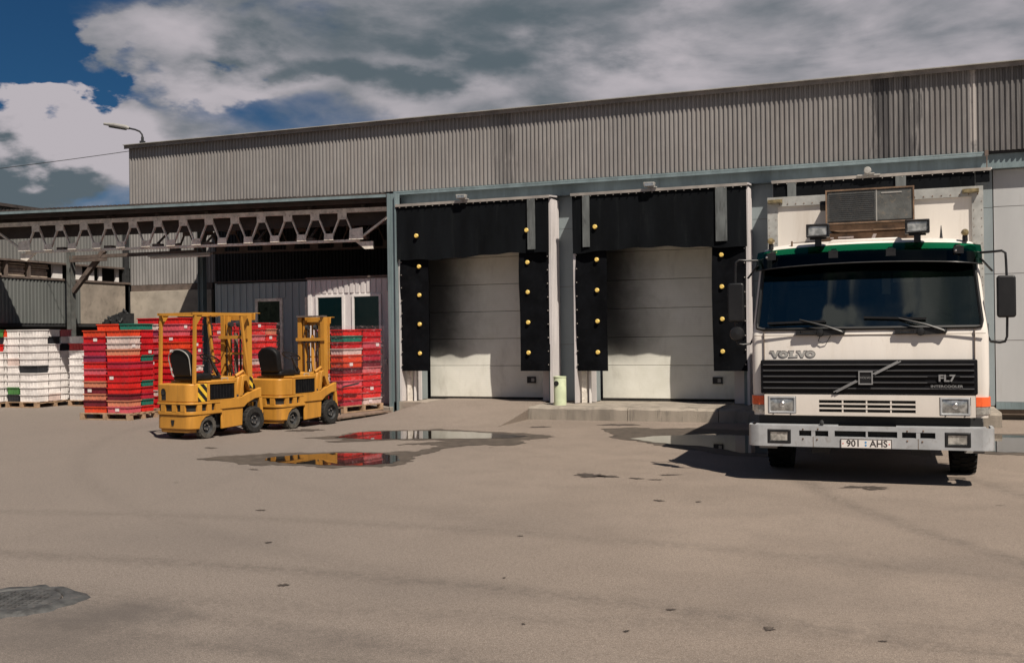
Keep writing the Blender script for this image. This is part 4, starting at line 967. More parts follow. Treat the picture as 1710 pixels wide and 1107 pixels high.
        for q in range(8): MB().box((HW-.01) if s_ > 0 else -HW-.002, (HW+.002) if s_ > 0 else -HW+.01, .09+.07*q, .097+.07*q, .662, .898).build('grille_bar', 'black_plastic', t_)
        # front fender strut
        MB().prism([(.76, .66), (.84, 1.02), (.92, 1.05), (1.00, .99), (1.10, .77), (1.02, .76), (.94, .93), (.88, .93), (.84, .68)], 'X', (HW-.09) if s_ > 0 else -HW, HW if s_ > 0 else -(HW-.09)).build('front_strut', Y_, t_, bevel=.008)
        MB().box(HW-.12 if s_ > 0 else -HW+.02, HW-.02 if s_ > 0 else -HW+.12, 1.28, 1.34, .30, .62).build('front_plate', Y_, t_)
        ov = MB().prism([(1.245, .62), (1.31, .62), (1.34, .35), (1.34, .12), (1.27, .12), (1.28, .35)], 'X', (HW-.10) if s_ > 0 else -HW, HW if s_ > 0 else -(HW-.10)).build('front_guard', Y_, t_)
    MB().box(-.36, .36, .0, .68, .625, .93).build('battery', 'dark_metal', t_)
    MB().box(-.31, .31, .302, 1.05, .16, .62).build('chassis', 'dark_metal', t_)
    MB().box(-.40, .40, .69, 1.0, .64, .70).box(-.40, .40, .85, 1.2, .55, .60).build('floor', 'dark_metal', t_)
    MB().box(-HW-.002, HW+.002, .0, .68, .932, .965).build('battery_hood', Y_, t_, bevel=.012)
    MB().tube([(.35, .42, .965), (.35, .42, 1.0), (.35, .56, 1.0), (.35, .56, .965)], .008, 6).build('hood_handle', 'lamp_grey', t_)
    MB().prism([(.74, .70), (.80, 1.00), (.90, 1.02), (.94, .98), (.95, .70)], 'X', -.36, .36).build('dashboard', Y_, t_, bevel=.02)
    MB().box(-.30, .05, .52, .68, .966, 1.03).build('side_console', 'vinyl_black', t_, bevel=.02)
    # seat
    st = MB().prism([(-.12, .97), (.33, .966), (.34, 1.06), (.28, 1.09), (-.02, 1.08), (-.12, 1.06)], 'X', -.24, .24).build('seat', 'vinyl_black', t_, bevel=.035, seg=3)
    bk = MB(); prof = []
    for k_ in range(13):
        a = math.pi*k_/12; prof.append((.235*math.cos(a), 1.34+.17*math.sin(a)))
    bk.prism([(.215, 1.04)]+prof+[(-.215, 1.04)], 'Y', 0, .12).xf(Matrix.Translation((0, -.14, 0)) @ Matrix.Translation((0, 0, 1.04)) @ Matrix.Rotation(R(12), 4, 'X') @ Matrix.Translation((0, 0, -1.04)))
    bk.build('backrest', 'vinyl_black', t_, bevel=.03, seg=3)
    pp = MB(); pts = [Vector((q[0]*1.03, -.004, q[1]+.004)) for q in [(.215, 1.06)]+prof+[(-.215, 1.06)]]
    Mb = Matrix.Translation((0, -.14, 0)) @ Matrix.Translation((0, 0, 1.04)) @ Matrix.Rotation(R(12), 4, 'X') @ Matrix.Translation((0, 0, -1.04))
    pp.tube([Mb @ q for q in pts], .009, 6); pp.build('piping', 'lamp_grey', t_) if guard else None
    # steering
    MB().tube([(-.05, .76, 1.0), (-.05, .64, 1.18), (-.05, .56, 1.30)], [.035, .03, .02], 8).build('steering_column', 'dark_metal', t_)
    sw = MB(); cc = Vector((-.05, .54, 1.33)); Mr = Matrix.Rotation(R(-28), 4, 'X')
    sw.tube([cc + Mr @ Vector((.17*math.cos(2*math.pi*i/20), .17*math.sin(2*math.pi*i/20), 0)) for i in range(21)], .013, 6, False)
    for i in range(3): a = 2*math.pi*i/3; sw.tube([cc, cc + Mr @ Vector((.16*math.cos(a), .16*math.sin(a), 0))], .008, 5)
    sw.build('steering_wheel', 'black_plastic', t_)
    for i in range(3): MB().tube([(.14+.05*i, .82, 1.02), (.15+.05*i, .76, 1.20)], .008, 5).lathe([(.001, .02), (.018, 0), (.001, -.02)], 8, 'Z', (.15+.05*i, .76, 1.21)).build('lever', 'black_plastic', t_)
    # mast: two outer channels, inner stage, cross members, chains, cylinder
    SHF = Matrix.Translation((0, -.17, 0))
    MT = 2.13 if guard else 2.07
    for s_ in (-1, 1):
        x = s_*.275
        MB().box(x-.045, x+.045, 1.24, 1.262, .12, MT).box(x-.045, x+.045, 1.338, 1.36, .12, MT).box(x+s_*.028 if s_ > 0 else x-.045, x+.045 if s_ > 0 else x-.028, 1.262, 1.338, .12, MT).xf(SHF).build('mast_channel', Y_, t_)
        MB().box(s_*.195-.022, s_*.195+.022, 1.27, 1.35, .14, MT-.06).xf(SHF).build('inner_mast', Y_, t_)
        MB().tube([(s_*.10, 1.29, .5), (s_*.10, 1.29, MT-.12)], .010, 6).xf(SHF).build('lift_chain', 'dark_metal', t_)
    MB().box(-.36, .36, 1.22, 1.245, MT-.13, MT).box(-.36, .36, 1.245, 1.37, MT-.012, MT).build('mast_head', Y_, t_, bevel=.008)
    MB().box(-.35, .35, 1.215, 1.235, MT-.46, MT-.40).xf(SHF).build('mast_crossbar', Y_, t_)
    MB().box(-.22, .22, 1.24, 1.30, MT-.74 if guard else MT-.50, MT-.70 if guard else MT-.45).xf(SHF).build('mast_crossbar', Y_ if guard else 'rust_steel', t_)
    MB().tube([(0, 1.30, .3), (0, 1.30, MT-.35)], .035, 10).xf(SHF).build('lift_cylinder', 'rust_steel' if guard else Y_, t_)
    for x in (-.10, .10): MB().lathe([(.001, -.03), (.05, -.03), (.05, .03), (.001, .03)], 12, 'X', (x, 1.27, MT-.2)).xf(SHF).build('chain_pulley', 'dark_metal', t_)
    MB().tube([(.16, 1.25, .8), (.18, 1.23, 1.3), (.16, 1.25, MT-.3)], .012, 6).tube([(-.17, 1.25, .8), (-.15, 1.22, 1.4), (-.17, 1.25, MT-.3)], .010, 6).xf(SHF).build('hydraulic_hose', 'rubber', t_)
    MB().box(-.40, .40, 1.37, 1.40, .30, .36).box(-.40, .40, 1.37, 1.40, .62, .68).box(-.40, -.32, 1.372, 1.398, .361, .619).box(.32, .40, 1.372, 1.398, .361, .619).xf(SHF).build('fork_carriage', 'dark_metal', t_)
    if not guard:
        lb = MB()
        for i in range(9): x = -.32+.08*i; lb.box(x-.014, x+.014, 1.385, 1.405, 1.05, MT-.16)
        lb.box(-.34, .34, 1.3848, 1.4052, 1.28, 1.31).box(-.34, .34, 1.384, 1.406, MT-.5, MT-.46).box(-.34, .34, 1.384, 1.406, MT-.16, MT-.12)
        lb.xf(SHF).build('load_backrest', Y_, t_)
        MB().box(-.32, .32, 1.20, 1.34, MT+.001, MT+.03).xf(SHF).build('mast_cap', 'rust_steel', t_)
    MB().tube([(.30, .80, 1.02), (.34, .93, 1.10), (.33, 1.03, 1.0)], .03, 8).build('hazard_lamp_arm', Y_, t_)
    # wheels
    for s_ in (-1, 1):
        wheel(t_, (s_*.335, .03, .20), .20, .15, s_, True)
        wheel(t_, (s_*.40, 1.10, .235), .235, .13, s_)
    if guard:
        for s_ in (-1, 1):
            MB().bar((s_*.40, -.25, .93), (s_*.40, -.22, 2.09), .045, .045).build('guard_post', Y_, t_)
            MB().bar((s_*.40, 1.04, .76), (s_*.40, .84, 2.09), .04, .045).build('guard_post', Y_, t_)
            MB().bar((s_*.40, -.28, 2.10), (s_*.40, 1.06, 2.10), .05, .045).build('guard_rail', Y_, t_)
            MB().prism([(-.20, 1.90), (-.20, 2.08), (-.06, 2.08)], 'X', s_*.40-.012, s_*.40+.012).build('guard_gusset', Y_, t_)
            hz = MB().box((HW-.0) if s_ > 0 else -HW-.006, (HW+.006) if s_ > 0 else -HW, -.20, -.005, .63, .925).build('hazard_panel', 'hazard_stripes', t_)
            MB().box((HW+.0015) if s_ > 0 else -HW-.006, (HW+.006) if s_ > 0 else -HW-.0015, 1.00, 1.08, .80, 1.0).build('hazard_panel', 'hazard_stripes', t_)
        for y in (-.26, .84): MB().bar((-.40, y, 2.10), (.40, y, 2.10), .04, .04).build('guard_crossbar', Y_, t_)
        for i in range(5): MB().bar((-.3+.15*i, -.24, 2.105), (-.3+.15*i, .82, 2.105), .02, .02).build('guard_slat', Y_, t_)
    return t_
forklift((-11.25, 14.42, 0), R(-9), 'yellow forklift with overhead guard and black seat, nearest the camera', True)
forklift((-10.78, 16.30, 0), R(-7), 'yellow forklift without a guard, parked ahead of the guarded one', False)

# ------------------------------------------------------------------ the truck
tk = thing('delivery_truck', 'white cab-over box truck with green sun visor parked backed into the right dock', 'truck', (-.28, 11.90, 0))
TW = 'truck_white'
def ring(yf, hw, rc, yb, n=5, xs=(1.10, .55, 0)):
    """plan outline at one height: front left to right along x, then back; yf front, slight bow"""
    bow = lambda x: .035*(x/1.2)**2
    pts = []
    for k_ in range(n+1):  # left front corner, from side to front
        a = R(180+90*k_/n); pts.append((-(hw-rc)+rc*math.cos(a), yf+rc+rc*math.sin(a)+bow(hw)))
    fx = [-.8, -.4, 0, .4, .8]
    sc_ = (hw-rc)/1.12
    for x in fx: pts.append((x*sc_, yf+bow(x)))
    for k_ in range(n+1):
        a = R(270+90*k_/n); pts.append(((hw-rc)+rc*math.cos(a), yf+rc+rc*math.sin(a)+bow(hw)))
    pts += [(hw, yb*.5), (hw, yb), (0, yb), (-hw, yb), (-hw, yb*.5)]
    return pts
levels = [(.735, .005, 1.225, .08), (1.10, .0, 1.238, .08), (1.60, .0, 1.238, .08), (1.665, .012, 1.232, .06), (1.705, .025, 1.228, .05), (2.0, .09, 1.198, .05), (2.25, .145, 1.175, .05), (2.525, .205, 1.150, .05), (2.575, .22, 1.135, .09), (2.625, .25, 1.11, .12), (2.66, .34, 1.05, .16), (2.685, .5, .90, .2)]
rings = [[Vector((x, y, z + (.035*(1-(x/1.2)**2) if z > 2.45 else 0))) for x, y in ring(yf, hw, rc, 1.50)] for z, yf, hw, rc in levels]
cabm = MB(); nR = len(rings[0])
for r_ in rings: cabm.v += r_
WS0, WS1 = 4, 7
for i in range(len(rings)-1):
    for j in range(nR):
        k_ = (j+1) % nR
        front = 5 <= j < 5+6
        sidewin = j in (nR-1, nR-5-1+0)
        if WS0 <= i < WS1 and front: continue
        if i == 0 and False: continue
        cabm.f.append((i*nR+j, i*nR+k_, (i+1)*nR+k_, (i+1)*nR+j))
cabm.f.append(tuple((len(rings)-1)*nR+j for j in range(nR)))
cab = cabm.build('cab', TW, tk, weld=True)
# windscreen surface and rubber seal
wsm = MB(); wr = [[r_[j]+Vector((0, -.006, 0)) for j in range(5, 12)] for r_ in rings[WS0:WS1+1]]
for row in wr: wsm.v += row
for i in range(len(wr)-1):
    for j in range(6): wsm.f.append((i*7+j, i*7+j+1, (i+1)*7+j+1, (i+1)*7+j))
wsm.build('windscreen', 'windscreen_glass', tk)
tint = MB(); tr_ = [[q.lerp(q2, .0)+Vector((0, -.004, 0)) for q, q2 in zip(wr[2], wr[3])], [q+Vector((0, -.004, 0)) for q in wr[3]]]  # strip mesh for the visor's painted shadow, not a tint in the glass
for row in tr_: tint.v += row
for j in range(6): tint.f.append((j, j+1, 7+j+1, 7+j))
tint.build('visor_shadow_strip', 'visor_shadow_green', tk)  # green strip standing for the visor's shadow and reflection on the glass
loop = [wr[0][j] for j in range(7)]+[wr[i][6] for i in range(1, len(wr))]+[wr[-1][j] for j in range(5, -1, -1)]+[wr[i][0] for i in range(len(wr)-2, 0, -1)]
rl = []
for i, p in enumerate(loop):
    pr, nx = loop[i-1], loop[(i+1) % len(loop)]
    if (p-pr).normalized().dot((nx-p).normalized()) < .5: rl += [p.lerp(pr, min(.9, .07/(p-pr).length)), p.lerp(pr, min(.9, .02/(p-pr).length)).lerp(nx, .02), p.lerp(nx, min(.9, .07/(nx-p).length))]
    else: rl.append(p)
MB().tube([q+Vector((0, -.008, 0)) for q in rl]+[rl[0]+Vector((0, -.008, 0))], .022, 6, False).build('windscreen_seal', 'seal_black', tk)
# interior
MB().box(-1.1, 1.1, .12, .45, 1.50, 1.72).build('dashboard', 'cab_lining', tk, bevel=.04)
MB().box(-1.14, 1.14, 1.44, 1.48, .9, 2.55).build('cab_back_lining', 'cab_lining', tk)
MB().box(-1.1, 1.1, .2, 1.44, 1.25, 1.30).build('cab_floor', 'cab_lining', tk)
for x in (-.72, .72):
    MB().box(x-.25, x+.25, .75, 1.2, 1.31, 1.62).box(x-.24, x+.24, 1.14, 1.30, 1.621, 2.22).box(x-.14, x+.14, 1.16, 1.27, 2.23, 2.42).build('seat', 'seat_grey', tk, bevel=.04)
sw = MB(); cc = Vector((.70, .52, 1.78)); Mr = Matrix.Rotation(R(25), 4, 'X')
sw.tube([cc+Mr @ Vector((.23*math.cos(2*math.pi*i/24), .23*math.sin(2*math.pi*i/24), 0)) for i in range(25)], .016, 6, False); sw.tube([cc-Mr @ Vector((.22, 0, 0)), cc+Mr @ Vector((.22, 0, 0))], .014, 6); sw.build('steering_wheel', 'black_plastic', tk)
MB().box(.16, .26, 1.432, 1.438, 2.12, 2.38).box(.29, .52, 1.432, 1.438, 2.26, 2.38).build('rear_window', 'plate_white', tk)
# side windows
for s_ in (-1, 1):
    x = s_*1.215
    MB().add([(s_*1.232, .28, 1.76), (s_*1.232, 1.1, 1.76), (s_*1.165, 1.1, 2.46), (s_*1.165, .40, 2.46)], [(0, 1, 2, 3)]).build('side_window', 'windscreen_glass', tk)
    MB().box(s_*1.243-.004, s_*1.243+.004, .25, 1.15, 1.70, 1.72).box(s_*1.243-.004, s_*1.243+.004, .24, .25, .75, 1.74).box(s_*1.243-.004, s_*1.243+.004, 1.15, 1.16, .75, 1.74).build('door_seam', 'seam_dark', tk)
# panel seams on the front
MB().box(-1.20, 1.20, -.004, .012, 1.632, 1.638).build('panel_seam', 'seam_dark', tk)
for x in (-1.095, 1.095): MB().box(x-.0035, x+.0035, .012, .036, .74, 1.68).build('panel_seam', 'seam_dark', tk)
# front lower panel carrying grille and vents
MB().plate(-1.09, 1.09, .745, .975, -.052, -.012, [(-.50, .50, .783, .817), (-.50, .50, .833, .867), (-.50, .50, .883, .917), (-1.055, -.745, .762, .955), (.735, 1.045, .762, .955)]).build('lower_panel', TW, tk)
MB().box(-.52, .52, -.011, -.007, .77, .93).build('vent_back', 'black_hole', tk)
for x in (-.25, 0, .25): MB().box(x-.008, x+.008, -.048, -.013, .783, .917).build('vent_divider', TW, tk)
# black grille with slats
gm = MB().prism([(-1.125, .985), (1.11, .985), (1.115, 1.0), (1.115, 1.345), (1.11, 1.36), (-1.125, 1.36), (-1.13, 1.345), (-1.13, 1.0)], 'Y', -.045, .03).build('grille', 'grille_black', tk, bevel=.01)
for i in range(5):
    z = 1.045+.065*i
    MB().prism([(-.062, z), (-.046, z+.012), (-.046, z-.030)], 'X', -1.10, 1.08).build('grille_slat', 'grille_black', gm)
    xs_ = [(-1.10, -.25-.02)] if False else [(-1.10, 1.08)]
    lim = .62 if i in (1, 2) else 1.08
    MB().box(-1.10, lim, -.0655, -.060, z-.001, z+.005).build('slat_trim', 'slat_grey', gm)
    if i == 2: MB().box(.94, 1.08, -.0655, -.060, z-.001, z+.005).build('slat_trim', 'slat_grey', gm)
def dbar(x0, z0, x1, z1):
    for off in (-.018, .012):
        MB().bar((x0+off, -.071, z0), (x1+off, -.071, z1), .012, .012, (0, 1, 0)).build('diagonal_bar', 'badge_grey', gm)
dbar(-.325, 1.005, -.085, 1.135); dbar(.075, 1.20, .345, 1.345)
MB().plate(-.080, .068, 1.09, 1.238, -.088, -.066, [(-.067, .055, 1.103, 1.225)]).build('badge_frame', 'badge_grey', gm)
MB().box(-.067, .055, -.075, -.066, 1.103, 1.225).build('badge', 'black_plastic', gm)
def text(body, name, x, z, y, size, m_, parent, sx=1.0, off=0.0, ext=.003, align='CENTER', shear=0):
    cu = bpy.data.curves.new('t', 'FONT'); cu.body = body; cu.size = size; cu.extrude = ext; cu.offset = off; cu.align_x = align; cu.align_y = 'CENTER'; cu.shear = shear; cu.resolution_u = 3
    o = bpy.data.objects.new('t', cu); C.objects.link(o); bpy.context.view_layer.update()
    me = bpy.data.meshes.new_from_object(o.evaluated_get(bpy.context.evaluated_depsgraph_get()))
    bpy.data.objects.remove(o); bpy.data.curves.remove(cu)
    me.name = name; me.materials.clear(); me.materials.append(MATS[m_])
    ob = bpy.data.objects.new(name, me); C.objects.link(ob); ob.parent = parent; ob.location = (x, y, z); ob.rotation_euler = (R(90), 0, 0); ob.scale = (sx, 1, 1)
    return ob
text('VOLVO', 'badge_lettering', -.006, 1.164, -.0775, .032, 'badge_grey', gm, 1.1)
# slab-serif maker's name: built letter by letter
def slab_word(parent):
    H = .070; S = .017; x = -1.03; y0 = -.014; sf = .011
    def seg(mb, ax, az, bx, bz, th): mb.bar((ax, 0, az), (bx, 0, bz), th, .008, (0, 1, 0))
    def V(x): 
        mb = MB(); mb.prism([(x, H), (x+.042, H), (x+.058, .030), (x+.074, H), (x+.112, H), (x+.112, H-sf), (x+.098, H-sf), (x+.068, 0), (x+.046, 0), (x+.014, H-sf), (x, H-sf)], 'Y', -.006, .0); return mb
    def O(x):
        mb = MB(); n = 20
        for j, (rx_, rz_) in enumerate(((.050, H/2), (.020, H/2-.020))):
            for y in (-.006, 0):
                for i in range(n): a = 2*math.pi*i/n; mb.v.append(Vector((x+.05+rx_*math.cos(a), y, H/2+rz_*math.sin(a))))
        for i in range(n):
            k_ = (i+1) % n
            mb.f += [(i, k_, 2*n+k_, 2*n+i), (n+i, 3*n+i, 3*n+k_, n+k_), (i, n+i, n+k_, k_), (2*n+i, 2*n+k_, 3*n+k_, 3*n+i)]
        return mb
    def L(x): return MB().prism([(x, 0), (x+.092, 0), (x+.092, .034), (x+.078, .034), (x+.070, sf+.003), (x+.048, sf+.003), (x+.048, H-sf), (x+.060, H-sf), (x+.060, H), (x, H), (x, H-sf), (x+.014, H-sf), (x+.014, sf), (x, sf)], 'Y', -.006, 0)
    for f_, dx in ((V, 0), (O, .098), (L, .205), (V, .292), (O, .392)):
        outer = f_(0); cx = .05
        bigm = MB().add([Vector(((q.x-cx)*1.10+cx, q.y, (q.z-H/2)*1.20+H/2)) for q in outer.v], outer.f)
        yy = .035*((x+dx+.05)/1.2)**2
        bigm.xf(Matrix.Translation((x+dx, yy-.001, 1.388)) @ Matrix.Diagonal((1, .5, 1, 1))).build('letter_edge', 'print_dark', parent)
        outer.xf(Matrix.Translation((x+dx, yy-.0045, 1.388)) @ Matrix.Diagonal((1, .3, 1, 1))).build('letter', 'badge_light', parent)
slab_word(tk)
text('FL7', 'model_lettering', .81, 1.158, -.070, .10, 'badge_grey', gm, 1.15, .003)
text('INTERCOOLER', 'model_lettering', .81, 1.073, -.070, .036, 'badge_grey', gm, 1.32, .0006)
# headlights
for x0, x1 in ((-1.045, -.755), (.745, 1.035)):
    h_ = MB().plate(x0-.004, x1+.004, .764, .952, -.058, -.02, [(x0+.018, x1-.018, .785, .932)]).build('headlight', 'bumper_grey', tk, bevel=.006)
    ln = MB(); n = 8
    for j in range(n+1):
        for i in range(n+1):
            u, v = i/n*2-1, j/n*2-1; ln.v.append(Vector(((x0+x1)/2+u*((x1-x0)/2-.016), -.044-.014*(1-u*u)*(1-v*v)**.5 if abs(v) < 1 else -.044, .8585+v*.0745)))
    for j in range(n):
        for i in range(n): a = j*(n+1)+i; ln.f.append((a, a+1, a+n+2, a+n+1))
    ln.build('headlight_lens', 'headlight_lens', h_)
    MB().lathe([(.001, .0), (.022, .0), (.045, .02)], 12, 'Y', ((x0+x1)/2, -.066, .865)).build('bulb_cap', 'chrome', h_)
    for dx in (.05, .24): MB().lathe([(.001, -.004), (.007, -.003), (.007, .006)], 6, 'Y', (x0+dx, -.055, .758)).build('screw', 'dark_metal', h_)
# corner lamps
for s_ in (-1, 1):
    def wrap(z0, z1, grow):
        mb = MB(); pts = [(1.098, .030-grow), (1.16, .032-grow), (1.205+grow*.7, .062-grow*.5), (1.232+grow, .11), (1.236+grow, .22), (1.225, .22), (1.225, .12), (1.19, .07), (1.10, .05)]
        return mb.prism([(s_*a, b_) for a, b_ in pts], 'Z', z0, z1)
    wrap(.855, .955, .016).build('indicator_lamp', 'indicator_orange', tk, weld=True); wrap(.775, .850, .012).build('side_lamp', 'lamp_lens', tk, weld=True)
# bumper: pierced front with rounded ends
BZ0, BZ1 = .402, .635
hl = [(-1.055, -.80, .435, .590), (-.712, -.40, .520, .582), (-.335, .31, .520, .585), (.358, .69, .520, .582), (.78, 1.035, .435, .590)]
MB().plate(-1.15, 1.15, BZ0, BZ1, -.13, -.07, hl).build('bumper', 'bumper_grey', tk)
MB().box(-1.15, 1.15, -.066, .02, BZ1-.025, BZ1-.002).box(-1.15, 1.15, -.0698, -.05, BZ0+.01, BZ1-.026).build('bumper_back', 'black_hole', tk)
for s_ in (-1, 1):
    mb = MB(); prof = [(1.15, -.13), (1.20, -.122), (1.245, -.09), (1.268, -.03), (1.272, .12), (1.272, .30), (1.24, .30), (1.24, .0), (1.22, -.05), (1.15, -.07)]
    mb.prism([(s_*a, b_) for a, b_ in prof], 'Z', BZ0, BZ1); mb.build('bumper_end', 'bumper_grey', tk, weld=True)
    fx0, fx1 = (-1.052, -.803) if s_ < 0 else (.783, 1.032)
    fl = MB().plate(fx0, fx1, .438, .587, -.137, -.09, [(fx0+.028, fx1-.028, .463, .562)]).build('fog_lamp', 'black_plastic', tk, bevel=.006)
    MB().box(fx0+.028, fx1-.028, -.122, -.10, .463, .562).build('fog_lens', 'lamp_lens', fl, bevel=.004)
    a = -.56 if s_ < 0 else .52
    MB().box(a-.02, a+.02, -.128, -.075, .519, .583).build('tow_pin', 'bumper_grey', tk); MB().box(a-.003, a+.003, -.1325, -.1302, BZ0+.002, .515).build('bumper_seam', 'seam_dark', tk)
    for dx, dz in ((-.11, .595), (.05, .6), (-.11, .49), (.04, .485)): MB().lathe([(.001, -.006), (.008, -.005), (.011, .003)], 6, 'Y', (a+dx, -.131, dz)).build('bolt', 'reefer_rust', tk)
MB().box(-.01, .01, -.128, -.075, .521, .584).build('tow_pin', 'bumper_grey', tk)
MB().lathe([(.001, .035), (.018, .025), (.026, 0), (.02, -.02), (.001, -.02)], 10, 'Z', (-.47, -.10, .665)).build('tow_ball', 'dark_metal', tk)
MB().box(-1.16, 1.16, .03, .20, .64, .734).build('underpanel', 'black_hole', tk)
MB().box(-1.19, -.3, -.10, .05, .633, .642).box(.3, 1.19, -.10, .05, .633, .642).build('bumper_step', 'bumper_grey', tk)
# number plate
pt = MB().box(-.272, .255, -.140, -.1303, .398, .503).build('number_plate', 'plate_white', tk, bevel=.004)
MB().plate(-.272, .255, .398, .503, -.1422, -.1402, [(-.264, .247, .405, .496)]).build('plate_border', 'print_dark', pt)
text('901', 'plate_characters', -.140, .450, -.1405, .100, 'print_dark', pt, .98, .0024, .0006)
text('AHS', 'plate_characters', .120, .450, -.1405, .100, 'print_dark', pt, .98, .0024, .0006)
for x in (-.247, .228): MB().lathe([(.001, -.001), (.007, -.001), (.007, .001)], 8, 'Y', (x, -.1412, .450)).build('plate_mark', 'print_red', pt)
for z in (.435, .467): MB().lathe([(.001, -.001), (.011, -.001), (.011, .001)], 10, 'Y', (-.012, -.1412, z)).build('plate_mark', 'print_blue', pt)
# wipers
def wiper(px_, tip, blade):
    MB().tube([(px_, -.035, 1.665), ((px_+tip[0])/2, -.065, (1.665+tip[1])/2+.012), (tip[0], tip[2]-.02, tip[1])], [.018, .012, .008], 6).build('wiper_arm', 'black_plastic', tk)
    MB().bar(blade[0], blade[1], .014, .020).build('wiper_blade', 'seal_black', tk)
    MB().lathe([(.001, -.075), (.022, -.07), (.026, 0)], 10, 'Y', (px_, .0, 1.665)).build('wiper_pivot', 'black_plastic', tk)
    MB().plate(px_-.56+.05, px_-.26, 1.640, 1.688, -.045, .02, [(px_-.45, px_-.31, 1.655, 1.678)]).build('wiper_motor', 'black_plastic', tk)
    MB().lathe([(.001, -.06), (.035, -.055), (.045, -.03), (.045, .02)], 10, 'Y', (px_-.27, .0, 1.66)).prism([(px_-.24, 1.63), (px_-.02, 1.65), (px_-.02, 1.675), (px_-.24, 1.685)], 'Y', -.03, .01).build('wiper_linkage', 'black_plastic', tk)
wiper(-.25, (-.62, 1.79), None) if False else None
for p_, bl in ((-.24, ((-1.05, -.0, 1.775), (-.42, -.015, 1.79))), (.80, ((-.02, -.005, 1.825), (.62, -.005, 1.80)))):
    MB().tube([(p_, -.04, 1.665), (p_-.18, -.05, 1.735), (p_-.46, -.012, 1.81)], [.017, .012, .008], 6).build('wiper_arm', 'black_plastic', tk)
    MB().bar(bl[0], bl[1], .014, .022).build('wiper_blade', 'seal_black', tk)
    MB().lathe([(.001, -.065), (.022, -.06), (.028, 0)], 10, 'Y', (p_, .01, 1.665)).build('wiper_pivot', 'black_plastic', tk)
    MB().plate(p_-.50, p_-.26, 1.640, 1.692, -.045, .02, [(p_-.45, p_-.31, 1.655, 1.680)]).build('wiper_bracket', 'black_plastic', tk)
    MB().lathe([(.001, -.06), (.035, -.055), (.045, -.03), (.045, .02)], 10, 'Y', (p_-.24, .0, 1.66)).prism([(p_-.22, 1.625), (p_-.02, 1.64), (p_-.02, 1.675), (p_-.22, 1.69)], 'Y', -.035, .01).build('wiper_linkage', 'black_plastic', tk)
MB().tube([(-.52+.04, -.012, 1.625), (-.50, -.016, 1.57), (-.46, -.016, 1.545), (-.41, -.016, 1.555), (-.37, -.012, 1.625)], .0045, 5).build('washer_hose', 'dark_metal', tk)
# sun visor: curved tinted plexiglass, bright green upper strip, darker lower strip
def visor(z0, z1, y0, y1, nm, m_):
    mb = MB(); n = 26
    for j in range(5):
        for i in range(n+1):
            u = i/n*2-1; v = j/4; x = u*1.19
            bend = .02+.17*max(0, abs(u)-.80)/.20*abs(u)
            mb.v.append(Vector((x*(1-.0*v), y0+(y1-y0)*v+bend*1.0, z0+(z1-z0)*v+.05*(1-u*u)-.02)))
    for j in range(4):
        for i in range(n): a = j*(n+1)+i; mb.f.append((a, a+1, a+n+2, a+n+1))
    return mb.build(nm, m_, tk)
visor(2.53, 2.62, .02, .16, 'visor_top', 'visor_plexi'); visor(2.40, 2.528, -.03, .018, 'visor_bottom', 'visor_plexi_dark')
vd = MB()
for i in range(27):
    u = i/26*2-1; bend = .02+.17*max(0, abs(u)-.80)/.20*abs(u); vd.v.append(Vector((u*1.19, -.032+bend, 2.398+.05*(1-u*u)-.02)))
MB().tube(vd.v, .008, 6).build('visor_rim', 'black_plastic', tk)
for x in (-1.0, -.33, .27, .95): MB().box(x-.05, x+.05, .012, .02, 2.49, 2.57).bar((x, .02, 2.56), (x, .25, 2.60), .05, .02).build('visor_bracket', 'black_plastic', tk)
for x in (-1.05, .92): MB().lathe([(.001, -.01), (.012, -.006), (.014, .01)], 8, 'Y', (x, -.01, 2.52)).build('visor_screw', 'chrome', tk)
# roof furniture
for x in (-.50, .545):
    sp_ = MB().plate(x-.125, x+.125, 2.735, 2.885, .10, .22, [(x-.103, x+.103, 2.757, 2.863)]).box(x-.12, x+.12, .19, .24, 2.74, 2.88).build('roof_spotlight', 'black_plastic', tk, bevel=.008)
    MB().box(x-.103, x+.103, .115, .135, 2.757, 2.863).build('spotlight_lens', 'lamp_lens', sp_, bevel=.005)
    MB().bar((x, .2, 2.64), (x, .2, 2.74), .07, .05).bar((x-.09, .2, 2.735), (x+.09, .2, 2.735), .04, .02, (0, 1, 0)).build('spotlight_stem', 'black_plastic', sp_)
for x, z in ((-1.03, 2.66), (1.03, 2.665)):
    bc = MB().lathe([(.001, -.045), (.035, -.035), (.042, -.01), (.042, .03), (.001, .04)], 12, 'Y', (x, .28, z+.065)).build('roof_marker', 'beacon_lens', tk)
    MB().tube([(x, .28, z-.03), (x, .28, z+.03)], .028, 8).build('marker_base', 'black_plastic', bc)
MB().tube([(.80, .5, 2.67), (.80, .5, 2.84)], [.022, .004], 6).build('antenna', 'dark_metal', tk)
MB().tube([(-.80, .32, 2.645), (-.80, .32, 2.72)], [.015, .01], 6).tube([(-.80, .32, 2.70), (-.52, .3, 2.705)], .004, 5).build('aerial_lead', 'reefer_rust', tk)
MB().prism([(-.42, 2.66), (.42, 2.66), (.36, 2.715), (-.36, 2.715)], 'Y', .30, .9).build('roof_hatch', TW, tk, bevel=.015)
